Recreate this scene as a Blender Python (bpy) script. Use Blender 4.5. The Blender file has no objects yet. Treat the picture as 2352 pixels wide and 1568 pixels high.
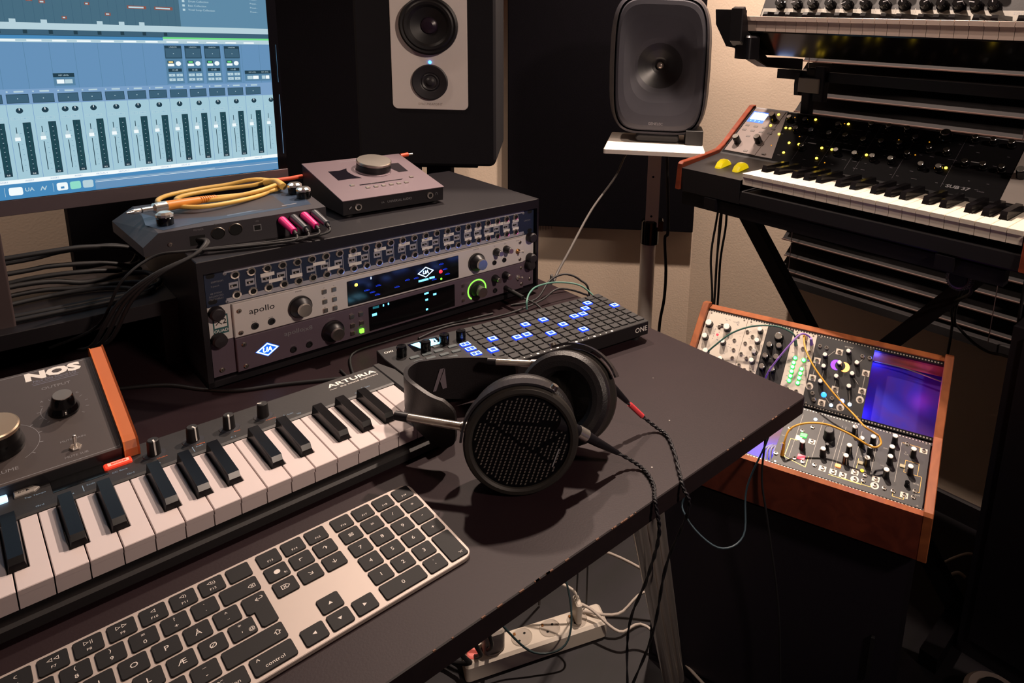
import bpy, math, random
from mathutils import Matrix, Vector
random.seed(7)
scene = bpy.context.scene
COL = scene.collection

# ------------------------------------------------------------------ camera
# all measures below are millimetres; desk top is z = 0 (0.74 m above the floor)
DESK = 0.74
def W(x, y, z): return Vector((x*.001, y*.001, z*.001 + DESK))
cam_d = bpy.data.cameras.new('camera'); cam = bpy.data.objects.new('camera', cam_d); COL.objects.link(cam)
cam_d.sensor_width = 36; cam_d.lens = 1567.2/2352*36
cam_d.shift_x = -266.8/2352; cam_d.shift_y = -354.0/2352
cam_d.clip_start = .02
right = Vector((0.69655036, -0.7163928, 0.03998698)); down = Vector((-0.13438417, -0.1850004, -0.97350693)); fwd = Vector((0.70481096, 0.67272298, -0.22513395))
m = Matrix.Identity(4)
for i in range(3): m[i][0] = right[i]; m[i][1] = -down[i]; m[i][2] = -fwd[i]
m.translation = W(141.16, -511.4, 442.64)
cam.matrix_world = m
scene.camera = cam

# ------------------------------------------------------------------ world, lights, exposure
world = bpy.data.worlds.new('room_world'); scene.world = world; world.use_nodes = True
bg = world.node_tree.nodes['Background']; bg.inputs[0].default_value = (.34, .17, .56, 1); bg.inputs[1].default_value = .06
vs = scene.view_settings
vs.view_transform = 'Standard'; vs.look = 'None'; vs.gamma = 1.0; vs.exposure = 0.0; vs.use_curve_mapping = False
def lamp(name, kind, loc, energy, color, size=.05, target=None, spot=None, blend=.5):
    d = bpy.data.lights.new(name, kind); d.energy = energy; d.color = color
    if kind == 'AREA': d.size = size
    else: d.shadow_soft_size = size
    if kind == 'SPOT': d.spot_size = math.radians(spot); d.spot_blend = blend
    o = bpy.data.objects.new(name, d); COL.objects.link(o); o.location = W(*loc)
    if target is not None:
        o.rotation_euler = (W(*target) - W(*loc)).to_track_quat('-Z', 'Y').to_euler()
    return o
WARM = (1.0, .79, .65)
lamp('ceiling_spot_desk', 'SPOT', (1010, 1010, 1540), 92, WARM, .035, (900, -80, 0), 68, 1.0)
lamp('ceiling_spot_synth', 'SPOT', (1420, 450, 1540), 195, WARM, .03, (1420, 250, 0), 120, .9)
lamp('back_wall_fill', 'SPOT', (-150, 950, 1560), 60, WARM, .05, (150, 1400, 100), 90, .8)  # unseen fill lamp, added to brighten the back wall
lamp('ceiling_spot_front', 'SPOT', (800, -1850, 1450), 130, WARM, .10, (1080, 600, 180), 62, 1.0)

# ------------------------------------------------------------------ materials
def lin(h):
    h = h.lstrip('#'); r = [int(h[i:i+2], 16)/255 for i in (0, 2, 4)]
    return tuple((c/12.92 if c <= .04045 else ((c+.055)/1.055)**2.4) for c in r) + (1,)
MC = {}
def mat(name, col='#808080', rough=.5, metal=0, emit=None, es=1.0, var=.06, vscale=60, bump=0, bscale=300, coat=0, spec=.5, trans=0, alpha=1):
    if name in MC: return MC[name]
    m = bpy.data.materials.new(name); m.use_nodes = True; nt = m.node_tree; b = nt.nodes['Principled BSDF']
    c = lin(col)
    b.inputs['Roughness'].default_value = rough; b.inputs['Metallic'].default_value = metal
    b.inputs['Specular IOR Level'].default_value = spec
    if coat: b.inputs['Coat Weight'].default_value = coat
    if trans: b.inputs['Transmission Weight'].default_value = trans
    if alpha < 1: b.inputs['Alpha'].default_value = alpha
    tc = nt.nodes.new('ShaderNodeTexCoord')
    if var:
        no = nt.nodes.new('ShaderNodeTexNoise'); no.inputs['Scale'].default_value = vscale; no.inputs['Detail'].default_value = 4
        nt.links.new(tc.outputs['Object'], no.inputs['Vector'])
        mx = nt.nodes.new('ShaderNodeMix'); mx.data_type = 'RGBA'
        mx.inputs[6].default_value = tuple(x*(1-var) for x in c[:3]) + (1,); mx.inputs[7].default_value = tuple(min(1, x*(1+var)) for x in c[:3]) + (1,)
        nt.links.new(no.outputs[0], mx.inputs[0]); nt.links.new(mx.outputs[2], b.inputs['Base Color'])
    else: b.inputs['Base Color'].default_value = c
    if emit:
        b.inputs['Emission Color'].default_value = lin(emit); b.inputs['Emission Strength'].default_value = es
    if bump:
        n2 = nt.nodes.new('ShaderNodeTexNoise'); n2.inputs['Scale'].default_value = bscale; n2.inputs['Detail'].default_value = 5
        nt.links.new(tc.outputs['Object'], n2.inputs['Vector'])
        bp = nt.nodes.new('ShaderNodeBump'); bp.inputs['Strength'].default_value = bump; bp.inputs['Distance'].default_value = .002
        nt.links.new(n2.outputs[0], bp.inputs['Height']); nt.links.new(bp.outputs[0], b.inputs['Normal'])
    MC[name] = m; return m
def wood(name, c1, c2, rough=.45, sc=(2, 30, 30), dist=3.0):
    m = bpy.data.materials.new(name); m.use_nodes = True; nt = m.node_tree; b = nt.nodes['Principled BSDF']
    tc = nt.nodes.new('ShaderNodeTexCoord'); mp = nt.nodes.new('ShaderNodeMapping'); mp.inputs['Scale'].default_value = sc
    no = nt.nodes.new('ShaderNodeTexNoise'); no.inputs['Scale'].default_value = 3; no.inputs['Detail'].default_value = 8; no.inputs['Distortion'].default_value = dist*.3
    cr = nt.nodes.new('ShaderNodeValToRGB'); cr.color_ramp.elements[0].position = .32; cr.color_ramp.elements[0].color = lin(c1)
    cr.color_ramp.elements[1].position = .68; cr.color_ramp.elements[1].color = lin(c2)
    nt.links.new(tc.outputs['Object'], mp.inputs[0]); nt.links.new(mp.outputs[0], no.inputs['Vector'])
    nt.links.new(no.outputs[0], cr.inputs[0]); nt.links.new(cr.outputs[0], b.inputs['Base Color'])
    bp = nt.nodes.new('ShaderNodeBump'); bp.inputs['Strength'].default_value = .15; bp.inputs['Distance'].default_value = .001
    nt.links.new(no.outputs[0], bp.inputs['Height']); nt.links.new(bp.outputs[0], b.inputs['Normal'])
    b.inputs['Roughness'].default_value = rough
    return m
BLK = mat('black_plastic', '#131116', .42, bump=.05)
BLKM = mat('matte_black', '#0d0b10', .7)
BLKG = mat('gloss_black', '#09090b', .12)
DARK = mat('dark_grey_plastic', '#26262c', .5)
GREY = mat('grey_metal', '#8a8680', .38, .7)
CHROME = mat('chrome', '#ece6de', .16, .85, var=.02)
STEEL = mat('brushed_steel', '#b9b2aa', .3, 1.0)
SILV = mat('silver_anodised', '#b6b1ae', .42, .55)
HOLE = mat('hole_black', '#020203', .8, var=0)
WHT = mat('white_ink', '#e6e2dc', .5, var=.03)
GINK = mat('grey_ink', '#7d7c80', .6, var=.03)
CAPW = mat('white_cap', '#f0ece2', .35, var=.02)
RUB = mat('black_rubber', '#141316', .6, var=.1)
# ------------------------------------------------------------------ geometry
_txt = {}
def textgeo(s, bold=0, ext=1.0, shear=0.0):
    k = (s, bold, ext, shear)
    if k in _txt: return _txt[k]
    cu = bpy.data.curves.new('t', 'FONT'); cu.body = s; cu.size = 1; cu.resolution_u = 2; cu.align_x = 'CENTER'; cu.align_y = 'CENTER'; cu.offset = bold; cu.shear = shear
    cu.fill_mode = 'FRONT'
    ob = bpy.data.objects.new('t', cu); COL.objects.link(ob)
    dg = bpy.context.evaluated_depsgraph_get(); e = ob.evaluated_get(dg); me = e.to_mesh()
    v = [(p.co.x*ext, p.co.y) for p in me.vertices]; f = [tuple(p.vertices) for p in me.polygons]
    e.to_mesh_clear(); bpy.data.objects.remove(ob); bpy.data.curves.remove(cu)
    if v:
        cx = (min(p[0] for p in v)+max(p[0] for p in v))/2; cy = (min(p[1] for p in v)+max(p[1] for p in v))/2
        v = [(p[0]-cx, p[1]-cy) for p in v]
    _txt[k] = (v, f); return _txt[k]
def rr(w, h, r=0, n=4, cx=0, cy=0):
    if r <= 0: return [(cx-w/2, cy-h/2), (cx+w/2, cy-h/2), (cx+w/2, cy+h/2), (cx-w/2, cy+h/2)]
    r = min(r, w/2-1e-4, h/2-1e-4); p = []
    for ax, ay, a0 in ((w/2-r, -h/2+r, -90), (w/2-r, h/2-r, 0), (-w/2+r, h/2-r, 90), (-w/2+r, -h/2+r, 180)):
        for i in range(n+1):
            a = math.radians(a0+90*i/n); p.append((cx+ax+r*math.cos(a), cy+ay+r*math.sin(a)))
    return p
def circ(r, n=24, cx=0, cy=0): return [(cx+r*math.cos(2*math.pi*i/n), cy+r*math.sin(2*math.pi*i/n)) for i in range(n)]
def inset(p, b):
    n = len(p); o = []
    for i in range(n):
        a = Vector(p[i-1]); c = Vector(p[i]); d = Vector(p[(i+1) % n])
        e1 = (c-a); e2 = (d-c)
        if e1.length < 1e-6: e1 = e2
        if e2.length < 1e-6: e2 = e1
        e1.normalize(); e2.normalize(); n1 = Vector((-e1.y, e1.x)); n2 = Vector((-e2.y, e2.x)); k = n1+n2
        k = k/max(.3, (1+n1.dot(n2)))
        o.append(tuple(c+k*b))
    return o
def frame(o, u, v):
    u = Vector(u).normalized(); v = Vector(v); w = u.cross(v).normalized(); v = w.cross(u)
    M = Matrix.Identity(4)
    for i in range(3): M[i][0] = u[i]; M[i][1] = v[i]; M[i][2] = w[i]; M[i][3] = o[i]
    return M
def rotz(a): return Matrix.Rotation(math.radians(a), 4, 'Z')
def rotx(a): return Matrix.Rotation(math.radians(a), 4, 'X')
def roty(a): return Matrix.Rotation(math.radians(a), 4, 'Y')
def tr(x, y, z=0): return Matrix.Translation((x, y, z))
class MB:
    def __init__(s, M=None): s.v = []; s.f = []; s.mi = []; s.sm = []; s.M = M or Matrix.Identity(4)
    def add(s, vs_, fs, mi=0, sm=False, M=None):
        T = s.M @ M if M is not None else s.M
        b = len(s.v); s.v += [T @ Vector(v) for v in vs_]
        for f in fs: s.f.append(tuple(b+i for i in f)); s.mi.append(mi); s.sm.append(sm)
        return s
    def prism(s, poly, z0, z1, b=0, mi=0, top=None, M=None, b0=0, sm=False, cap=True):
        rings = []
        if b0: rings.append((inset(poly, b0), z0)); rings.append((poly, z0+b0))
        else: rings.append((poly, z0))
        if b: rings.append((poly, z1-b)); rings.append((inset(poly, b), z1))
        else: rings.append((poly, z1))
        n = len(poly); vs_ = []; fs = []
        for p, z in rings: vs_ += [(a[0], a[1], z) for a in p]
        for k in range(len(rings)-1):
            for i in range(n): j = (i+1) % n; fs.append((k*n+i, k*n+j, (k+1)*n+j, (k+1)*n+i))
        s.add(vs_, fs, mi, sm, M)
        if cap:
            s.add([(a[0], a[1], rings[0][1]) for a in rings[0][0]], [tuple(range(n))[::-1]], mi, False, M)
            s.add([(a[0], a[1], rings[-1][1]) for a in rings[-1][0]], [tuple(range(n))], mi if top is None else top, False, M)
        return s
    def box(s, x0, x1, y0, y1, z0, z1, mi=0, b=0, top=None, M=None, r=0):
        return s.prism(rr(x1-x0, y1-y0, r, 4, (x0+x1)/2, (y0+y1)/2), z0, z1, b, mi, top, M)
    def flat(s, poly, z, mi=0, M=None): return s.add([(a[0], a[1], z) for a in poly], [tuple(range(len(poly)))], mi, False, M)
    def rect(s, x0, x1, y0, y1, z, mi=0, M=None): return s.flat([(x0, y0), (x1, y0), (x1, y1), (x0, y1)], z, mi, M)
    def lathe(s, prof, n=24, mi=0, M=None, sm=True, mis=None):
        vs_ = []; 
        for r, z in prof: vs_ += [(r*math.cos(2*math.pi*i/n), r*math.sin(2*math.pi*i/n), z) for i in range(n)]
        for k in range(len(prof)-1):
            fs = [(k*n+i, k*n+(i+1) % n, (k+1)*n+(i+1) % n, (k+1)*n+i) for i in range(n)]
            b = [vs_[j] for j in range(k*n, (k+2)*n)]
            s.add(b, [tuple(q-k*n for q in f) for f in fs], mis[k] if mis else mi, sm, M)
        return s
    def cyl(s, r, z0, z1, n=24, mi=0, M=None, r1=None, top=None, x=0, y=0, b=0):
        r1 = r if r1 is None else r1; T = tr(x, y, 0); T = M @ T if M is not None else T
        prof = [(0, z0), (r, z0)] + ([(r1, z1-b), (r1-b, z1)] if b else [(r1, z1)])
        s.lathe([prof[0], prof[1]], n, mi, T, False)
        s.lathe(prof[1:], n, mi, T, True)
        s.lathe([prof[-1], (0, z1)], n, mi if top is None else top, T, False)
        return s
    def bar(s, p, q, w, h=None, mi=0, up=(0, 0, 1), b=0):
        p = Vector(p); q = Vector(q); d = q-p; u = Vector(up)
        if abs(d.normalized().dot(u)) > .98: u = Vector((1, 0, 0))
        x = u.cross(d).normalized(); M = frame(p, x, d.cross(x)); h = h or w
        return s.prism(rr(w, h, b, 3), 0, d.length, 0, mi, None, M, sm=False)
    def rod(s, p, q, r, n=12, mi=0, r1=None, caps=True):
        p = Vector(p); q = Vector(q); d = q-p; u = Vector((0, 0, 1)) if abs(d.normalized().z) < .95 else Vector((1, 0, 0))
        x = u.cross(d).normalized(); M = frame(p, x, d.cross(x))
        return s.cyl(r, 0, d.length, n, mi, M, r1)
    def tube(s, pts, r, n=8, mi=0, sub=6, closed=False):
        P = smooth(pts, sub, closed); m_ = len(P); vs_ = []; fs = []
        prev = None
        for i, p in enumerate(P):
            a = P[i-1] if i or closed else P[0]; c = P[(i+1) % m_] if i < m_-1 or closed else P[-1]
            t = (c-a).normalized()
            if prev is None:
                u = Vector((0, 0, 1)) if abs(t.z) < .9 else Vector((1, 0, 0)); x = u.cross(t).normalized()
            else: x = (prev-t*prev.dot(t)).normalized()
            prev = x; y = t.cross(x)
            for k in range(n):
                a_ = 2*math.pi*k/n; vs_.append(p+x*(r*math.cos(a_))+y*(r*math.sin(a_)))
        e = m_ if closed else m_-1
        for i in range(e):
            j = (i+1) % m_
            for k in range(n): l = (k+1) % n; fs.append((i*n+k, i*n+l, j*n+l, j*n+k))
        s.add(vs_, fs, mi, True)
        if not closed: s.add(vs_[:n], [tuple(range(n))[::-1]], mi); s.add(vs_[-n:], [tuple(range(n))], mi)
        return s
    def ball(s, c, r, n=16, mi=0, sc=(1, 1, 1), M=None):
        prof = [(r*math.sin(math.pi*i/(n//2)), -r*math.cos(math.pi*i/(n//2))) for i in range(n//2+1)]
        T = tr(*c) @ Matrix.Diagonal((*sc, 1)); T = M @ T if M is not None else T
        return s.lathe(prof, n, mi, T)
    def text(s, t, x, y, z, h, mi=1, bold=0, ext=1.0, rot=0, M=None, shear=0):
        v, f = textgeo(t, bold, ext, shear); T = tr(x, y, z) @ rotz(rot) @ Matrix.Diagonal((h, h, h, 1)); T = M @ T if M is not None else T
        return s.add([(a, b, 0) for a, b in v], f, mi, False, T)
    def mesh(s, name, mats):
        me = bpy.data.meshes.new(name); me.from_pydata([tuple(v*.001) for v in s.v], [], s.f)
        for m_ in (mats if isinstance(mats, (list, tuple)) else [mats]): me.materials.append(m_)
        me.polygons.foreach_set('material_index', s.mi); me.polygons.foreach_set('use_smooth', s.sm)
        me.update(); return me
def smooth(pts, sub, closed=False):
    P = [Vector(p) for p in pts]; n = len(P)
    if n < 3 or sub < 2: return P
    o = []
    for i in range(n if closed else n-1):
        if closed: a, b, c, d = P[i-1], P[i], P[(i+1) % n], P[(i+2) % n]
        else: a, b, c, d = P[max(i-1, 0)], P[i], P[i+1], P[min(i+2, n-1)]
        for k in range(sub):
            t = k/sub; o.append(.5*((2*b)+(c-a)*t+(2*a-5*b+4*c-d)*t*t+(3*b-a-3*c+d)*t**3))
    if not closed: o.append(P[-1])
    return o
def tag(o, label=None, cat=None, group=None, kind=None):
    if label: o['label'] = label
    if cat: o['category'] = cat
    if group: o['group'] = group
    if kind: o['kind'] = kind
    return o
def mmM(M):
    M = M.copy(); M.translation = M.translation*.001; return M
def thing(name, label, cat, o=(0, 0, 0), u=(1, 0, 0), v=(0, 1, 0), group=None):
    e = bpy.data.objects.new(name, None); COL.objects.link(e); e.empty_display_size = .02
    M = frame(o, u, v); M = mmM(M); M.translation.z += DESK; e.matrix_world = M
    return tag(e, label, cat, group)
def obj(name, geo, mats=None, parent=None, M=None, label=None):
    me = geo.mesh(name, mats) if isinstance(geo, MB) else geo
    o = bpy.data.objects.new(name, me); COL.objects.link(o)
    if parent is not None: o.parent = parent; 
    if M is not None: o.matrix_local = mmM(M) if parent is not None else M
    if label: o['label'] = label
    return o
def single(name, geo, mats, label, cat, group=None, kind=None):      # a thing made of one mesh, vertices in room millimetres
    c = sum(geo.v, Vector())/len(geo.v); c.z = min(v.z for v in geo.v); geo.v = [v-c for v in geo.v]
    o = obj(name, geo, mats); o.location = W(*c); return tag(o, label, cat, group, kind)
def struct(name, geo, mats):
    o = obj(name, geo, mats); o.location = (0, 0, DESK); o['kind'] = 'structure'; return o
# ------------------------------------------------------------------ the room
PLASTER = mat('wall_plaster', '#dac6b2', .9, var=.05, vscale=3, bump=.25, bscale=180)
FLOORM = wood('floor_boards', '#0d0a0e', '#17111a', .6, (1, 6, 1))
FZ = -740; CZ = 1660
cr_ = Vector((1847, 815)); ce_ = Vector((1210, 1500))
m_ = MB(); m_.box(-1700, 2000, -2600, 1650, FZ-40, FZ); struct('floor', m_, FLOORM)
m_ = MB(); m_.box(-1700, 2000, -2600, 1650, CZ, CZ+40); struct('ceiling', m_, PLASTER)
m_ = MB(); m_.prism([(1847, -2600), (1950, -2600), (1950, 860), (1847, 815)], FZ, CZ); struct('wall_right', m_, PLASTER)
m_ = MB(); m_.prism([(1847, 815), (1950, 860), (1260, 1600), (1210, 1500)], FZ, CZ); 
for i in range(7):                          # pencil tally marks under the acoustic panel
    x_ = -522+i*9.5; l_ = (36, 34, 26, 26, 24, 20, 18)[i]; m_.rect(x_, x_+1.3, -188-l_, -190, .4, 1, frame((1847, 815, 0), (.681, -.732, 0), (0, 0, 1)))
struct('wall_corner', m_, [PLASTER, mat('pencil_mark', '#3a2c28', .8)])
m_ = MB(); m_.box(-1700, 1230, 1500, 1600, FZ, CZ); struct('wall_back', m_, PLASTER)
m_ = MB(); m_.box(-1700, -1600, -2600, 1500, FZ, CZ); struct('wall_left', m_, PLASTER)
SKIRT = mat('skirting_paint', '#1c1419', .6)
m_ = MB(); m_.box(1833, 1847, -2600, 800, FZ, FZ+60, b=4); struct('baseboard_right', m_, SKIRT)

# ------------------------------------------------------------------ desk
DESKM = mat('desk_laminate', '#23161a', .52, var=.18, vscale=14, bump=.05, bscale=500, spec=.2)
DEDGE = mat('desk_edge_band', '#1d1416', .5, var=.25, vscale=90)
DWORN = mat('worn_chipboard', '#6a4a38', .8, var=.3, vscale=200)
desk = thing('desk', 'dark brown-black laminate desk carrying the music gear', 'desk', (-20, 240, FZ))
m_ = MB(tr(20, -240, -FZ))
m_.prism(rr(1772, 781, 7, 4, -14, 249.5), -22, 0, 1.0, 1, 0)
random.seed(3)
for i in range(30):                        # chips along the front arris
    x = random.choice([random.uniform(330, 560), random.uniform(-100, 860)]); l = random.uniform(1, 5)
    m_.box(x, x+l, -141.15, -140.1, -1.2, .06, 2)
for x, y in ((668, 8), (760, 20), (640, 120), (700, -60), (505, -20), (620, -105)): m_.cyl(random.uniform(.5, 1.3), 0, .12, 7, 3, x=x, y=y)
obj('tabletop', m_, [DESKM, DEDGE, DWORN, GREY], desk)
def tubes(x0, y0, x1, y1, n, dx, dy):
    for i in range(n):
        m_ = MB(tr(20, -240, -FZ)); m_.rod((x0+dx*i, y0+dy*i, -22), (x1+dx*i, y1+dy*i, FZ), 8 if n > 1 else 14, 16)
        obj('leg', m_, mat('polished_tube', '#d8cfc6', .28, .8), desk)
tubes(583, -118, 948, 98, 3, 20, 6)
tubes(-560, -100, -820, 60, 3, -19, 0)
tubes(-700, 600, -820, 620, 1, 0, 0); tubes(790, 600, 840, 620, 1, 0, 0)
m_ = MB(tr(20, -240, -FZ)); m_.box(540, 660, -128, 0, -26, -22); obj('leg_bracket', m_, BLKM, desk)

# ------------------------------------------------------------------ typing keyboard
ALU = mat('warm_aluminium', '#a89b94', .5, .25, var=.02)
KEYB = mat('key_black', '#120f10', .6, bump=.02, spec=.25)
LEG = mat('key_legend', '#cfc6c0', .6, var=.02)
U = 19.05; RP = 18.29; KT = .0585
kb = thing('computer_keyboard', 'slim silver computer keyboard with black keys near the desk front', 'keyboard', (0, 0, 0))
K = tr(0, -93, 4) @ Matrix.Rotation(KT, 4, 'X') @ tr(0, 93, 0)     # key plane: row centres at y = 18.3-18.29 r
m_ = MB(K)
m_.prism(rr(418.7, 114.2, 9, 6, 207.85, -27.4), -4.2, -.9, .5, 0, 0)
obj('case', m_, [ALU], kb)
m_ = MB(K); m_.box(8, 408, 8, 26, -7.5, -4.2, 0, r=3); obj('rear_foot', m_, [ALU], kb)
NAV = 14.5*U+3.05; NUM = NAV+3*U+3.05
def key(cx, row, w=1.0, h=1.0, leg=(), poly=None, cy=None):
    m_ = MB(K); y = RP*(1-row) if cy is None else cy
    kw = w*U-2.7; kh = h*RP-2.4
    p = poly or rr(kw, kh, 1.7, 3, cx, y)
    m_.prism(p, -1.3, .25, .25, 0)
    for t, dx, dy, s in leg: m_.text(t, cx+dx, y+dy, .32, s, 1)
    obj('key', m_, [KEYB, LEG], kb)
L2 = lambda a, b: ((a, 0, 3.6, 4.6), (b, 0, -3.2, 4.8))
FN = {6: ('☾', 'F6'), 7: ('◁◁', 'F7'), 8: ('▷||', 'F8'), 9: ('▷▷', 'F9'), 10: ('◁', 'F10'), 11: ('◁)', 'F11'), 12: ('◁))', 'F12')}
for i in range(3, 13):
    a, b = FN.get(i, ('', 'F%d' % i)); key((i+1)*U, 0, leg=((a, 0, 2.6, 3.9), (b, 0, -3.6, 3.1)))
key(14*U, 0)
row1 = {4: ('#', '3'), 5: ('¤', '4'), 6: ('%', '5'), 7: ('&', '6'), 8: ('/', '7'), 9: ('(', '8'), 10: (')', '9'), 11: ('=', '0'), 12: ('?', '+'), 13: ('`', '´')}
for k, (a, b) in row1.items(): key((k-.5)*U, 1, leg=L2(a, b))
key(13.75*U, 1, 1.5, leg=(('⌫', 7.5, -1.5, 5.0),))
for i, c in enumerate('ERTYUIOPÅ'): key((4+i)*U, 2, leg=((c, 0, 0, 6.2),))
key(13*U, 2, leg=L2('^', '¨'))
x1 = 14.5*U-1.35; x0 = 13.5*U+1.35; xs = 13.75*U+1.35; yt = RP*(-1)+RP/2-1.2; ym = RP*(-1)-RP/2-.2; yb = RP*(-2)-RP/2+1.2
key(14*U, 2, leg=(('↩', 3, 1.5, 6),), poly=[(xs, ym), (xs, yb+1.5), (xs+1.5, yb), (x1-1.5, yb), (x1, yb+1.5), (x1, yt-1.5), (x1-1.5, yt), (x0+1.5, yt), (x0, yt-1.5), (x0, ym+1.5), (x0+1.5, ym)])
for i, c in enumerate('DFGHJKL'): key((4.25+i)*U, 3, leg=((c, 0, 0, 6.2),))
key(11.25*U, 3, leg=(('Æ', 0, 0, 6.4),)); key(12.25*U, 3, leg=(('Ø', 0, 0, 6.2),)); key(13.25*U, 3, leg=(('*', -1, 4.2, 5.2), ("'", -1, -2.5, 5.2), ('@', 5, -3.6, 4.4)))
for i, c in enumerate('CVBNM'): key((4.75+i)*U, 4, leg=((c, 0, 0, 6.2),))
key(9.75*U, 4, leg=L2(';', ',')); key(10.75*U, 4, leg=L2(':', '.')); key(11.75*U, 4, leg=L2('_', '-'))
key(13.375*U, 4, 2.25, leg=(('⇧', 15, 0, 6),))
key(13.69*U, 5, 1.62, leg=(('^', -9, 4.2, 6), ('control', 0, -3.2, 4.4))); key(12.25*U, 5, 1.26, leg=(('⌥', -5, 3.5, 4.4), ('option', 0, -3.2, 4.2))); key(11*U, 5, 1.25, leg=(('⌘', 5, 3, 5),)); key(7.8*U, 5, 5.15)
for i in range(3): key(NAV+(i+.5)*U, 0, leg=(('F%d' % (13+i), 0, -3.6, 3.1),))
for c, r, t in ((0, 1, '●'), (1, 1, '↖'), (2, 1, '↑'), (0, 2, '⌦'), (1, 2, '↘'), (2, 2, '↓')): key(NAV+(c+.5)*U, r, leg=((t, 0, 0, 6.2),) + ((('fn', 5, -4.2, 3.0),) if t == '●' else ()))
for c, r, t in ((1, 4, '▲'), (0, 5, '◀'), (1, 5, '▼'), (2, 5, '▶')): key(NAV+(c+.5)*U, r, leg=((t, 0, 0, 3.6),))
for i in range(4): key(NUM+(i+.5)*U, 0, leg=(('F%d' % (16+i), 0, -3.6, 3.1),))
for r, s in enumerate(('⊠=/*', '789-', '456+', '123')):
    for c, t in enumerate(s): key(NUM+(c+.5)*U, r+1, leg=((t, 0, 0, 5.4),))
key(NUM+U, 5, 2, leg=(('0', 0, 0, 5.4),)); key(NUM+2.5*U, 5, leg=((',', 0, -1, 5.4), ('.', 0, 3.6, 5)))
key(NUM+3.5*U, 4.5, 1, 2, leg=(('⌤', 3.2, -12.5, 5),), cy=RP*(1-4.5))

# ------------------------------------------------------------------ musical keyboards: shared key shapes
IVORY = mat('white_key', '#d4c6c4', .35, var=.015)
EBONY = mat('black_key', '#0e0c0e', .25, var=.05, spec=.22)
def black_key(L, w, h, mi=0):
    m_ = MB(); a = w/2; t = a*.78
    v = [(-a, 0, 0), (a, 0, 0), (a, L, 0), (-a, L, 0), (-t, 4.2, h), (t, 4.2, h), (t, L, h), (-t, L, h), (-t*.98, 1.2, h*.55), (t*.98, 1.2, h*.55)]
    m_.add(v, [(0, 1, 9, 8), (8, 9, 5, 4), (4, 5, 6, 7), (1, 2, 6, 5, 9), (0, 8, 4, 7, 3), (2, 3, 7, 6)], mi); return m_
def white_key(L, w, lip, H, left, right, cut, back=6):
    # top surface with notches for neighbouring sharps; lip overhang at the front (y = 0)
    g = .45; p = [(g, 0), (w-g, 0)]
    if right > 0: p += [(w-g, cut), (w-right, cut), (w-right, L)]
    else: p += [(w-g, L)]
    if left > 0: p += [(left, L), (left, cut), (g, cut)]
    else: p += [(g, L)]
    m_ = MB(); m_.prism(p, -lip, 0, .5, 0)
    m_.box(g, w-g, 2.2 if H < 26 else 5, 6, -H, -lip, 0)
    return m_
OFF = {0: -3, 1: 3, 3: -3.4, 4: 0, 5: 3.4}      # sharps after C, D, F, G, A
def keybed(parent, n, pitch, first, x0, y0, z0, L, lip, H, bw, bL, bh, whites, blacks, flip=1, cut=None, skip=lambda x: False, M0=None):
    # first: scale degree of the leftmost white key (C = 0)
    cut = cut or L-bL; cache = {}; s = pitch/23.5
    M0 = M0 or Matrix.Identity(4)
    for i in range(n):
        d = (first+i) % 7; x = x0+i*pitch
        if skip(x): continue
        lf = bw/2+OFF[(d-1) % 7]*s+.6 if (d-1) % 7 in OFF and i > 0 else 0
        rt = bw/2-OFF[d]*s+.6 if d in OFF and i < n-1 else 0
        k = (round(lf, 2), round(rt, 2))
        if k not in cache: cache[k] = white_key(L, pitch, lip, H, lf, rt, cut).mesh('white_key', [whites])
        obj('white_key', cache[k], None, parent, M0 @ tr(x, y0, z0))
    bm = black_key(bL, bw, bh).mesh('black_key', [blacks])
    for i in range(n-1):
        d = (first+i) % 7; x = x0+(i+1)*pitch
        if d in OFF and not skip(x): obj('black_key', bm, None, parent, M0 @ tr(x+OFF[d]*s, y0+cut, z0-.5))

# ------------------------------------------------------------------ small keyboard controller behind the typing keyboard
KSB = mat('controller_body', '#232122', .5, bump=.04)
KSL = mat('pale_blue_ink', '#7f9db8', .6, var=.02)
ORG = mat('orange_ink', '#d0683c', .5, var=.02)
ks = thing('midi_keyboard', 'black 37-key controller keyboard with slim pinkish-white keys and four knobs', 'keyboard', (0, 150, 0))
T_ = tr(0, -150, 0)
m_ = MB(T_)
prof = [(70, 3), (70, 11), (73, 13), (168, 13), (171, 33), (174, 34), (224, 34), (227, 31), (227, 3)]
X0, X1 = -62, 478.5
n = len(prof)
m_.add([(X0, a, b) for a, b in prof]+[(X1, a, b) for a, b in prof], [(i, (i+1) % n, n+(i+1) % n, n+i) for i in range(n)]+[tuple(range(n))[::-1], tuple(range(n, 2*n))], 0)
m_.prism([(478.5, 69), (492, 69), (495, 72), (495, 200), (487, 227), (478.5, 227)], 3, 35, 1.5, 0)
m_.box(X0, X0+16, 69, 227, 3, 35, 0, 1.5)
BODY = m_
for x in (-40, 470):
    for y in (85, 212): m_ = MB(T_); m_.cyl(7, 0, 3, 14, 0, x=x, y=y); obj('rubber_foot', m_, [RUB], ks)
keybed(ks, 22, 21.0, 0, 15.5, 78, 33, 92, 4.5, 17, 11.5, 68, 10, IVORY, EBONY, M0=T_, skip=lambda x: x < 60, cut=24)
m_ = BODY
m_.text('ARTURIA', 447, 212.5, 34.12, 11.5, 1, bold=.02, ext=1.18, rot=0)
m_.text('the sound explorers', 452, 203.5, 34.12, 5.2, 1, ext=1.05); m_.rect(418, 426, 203, 203.6, 34.12, 1)
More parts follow.
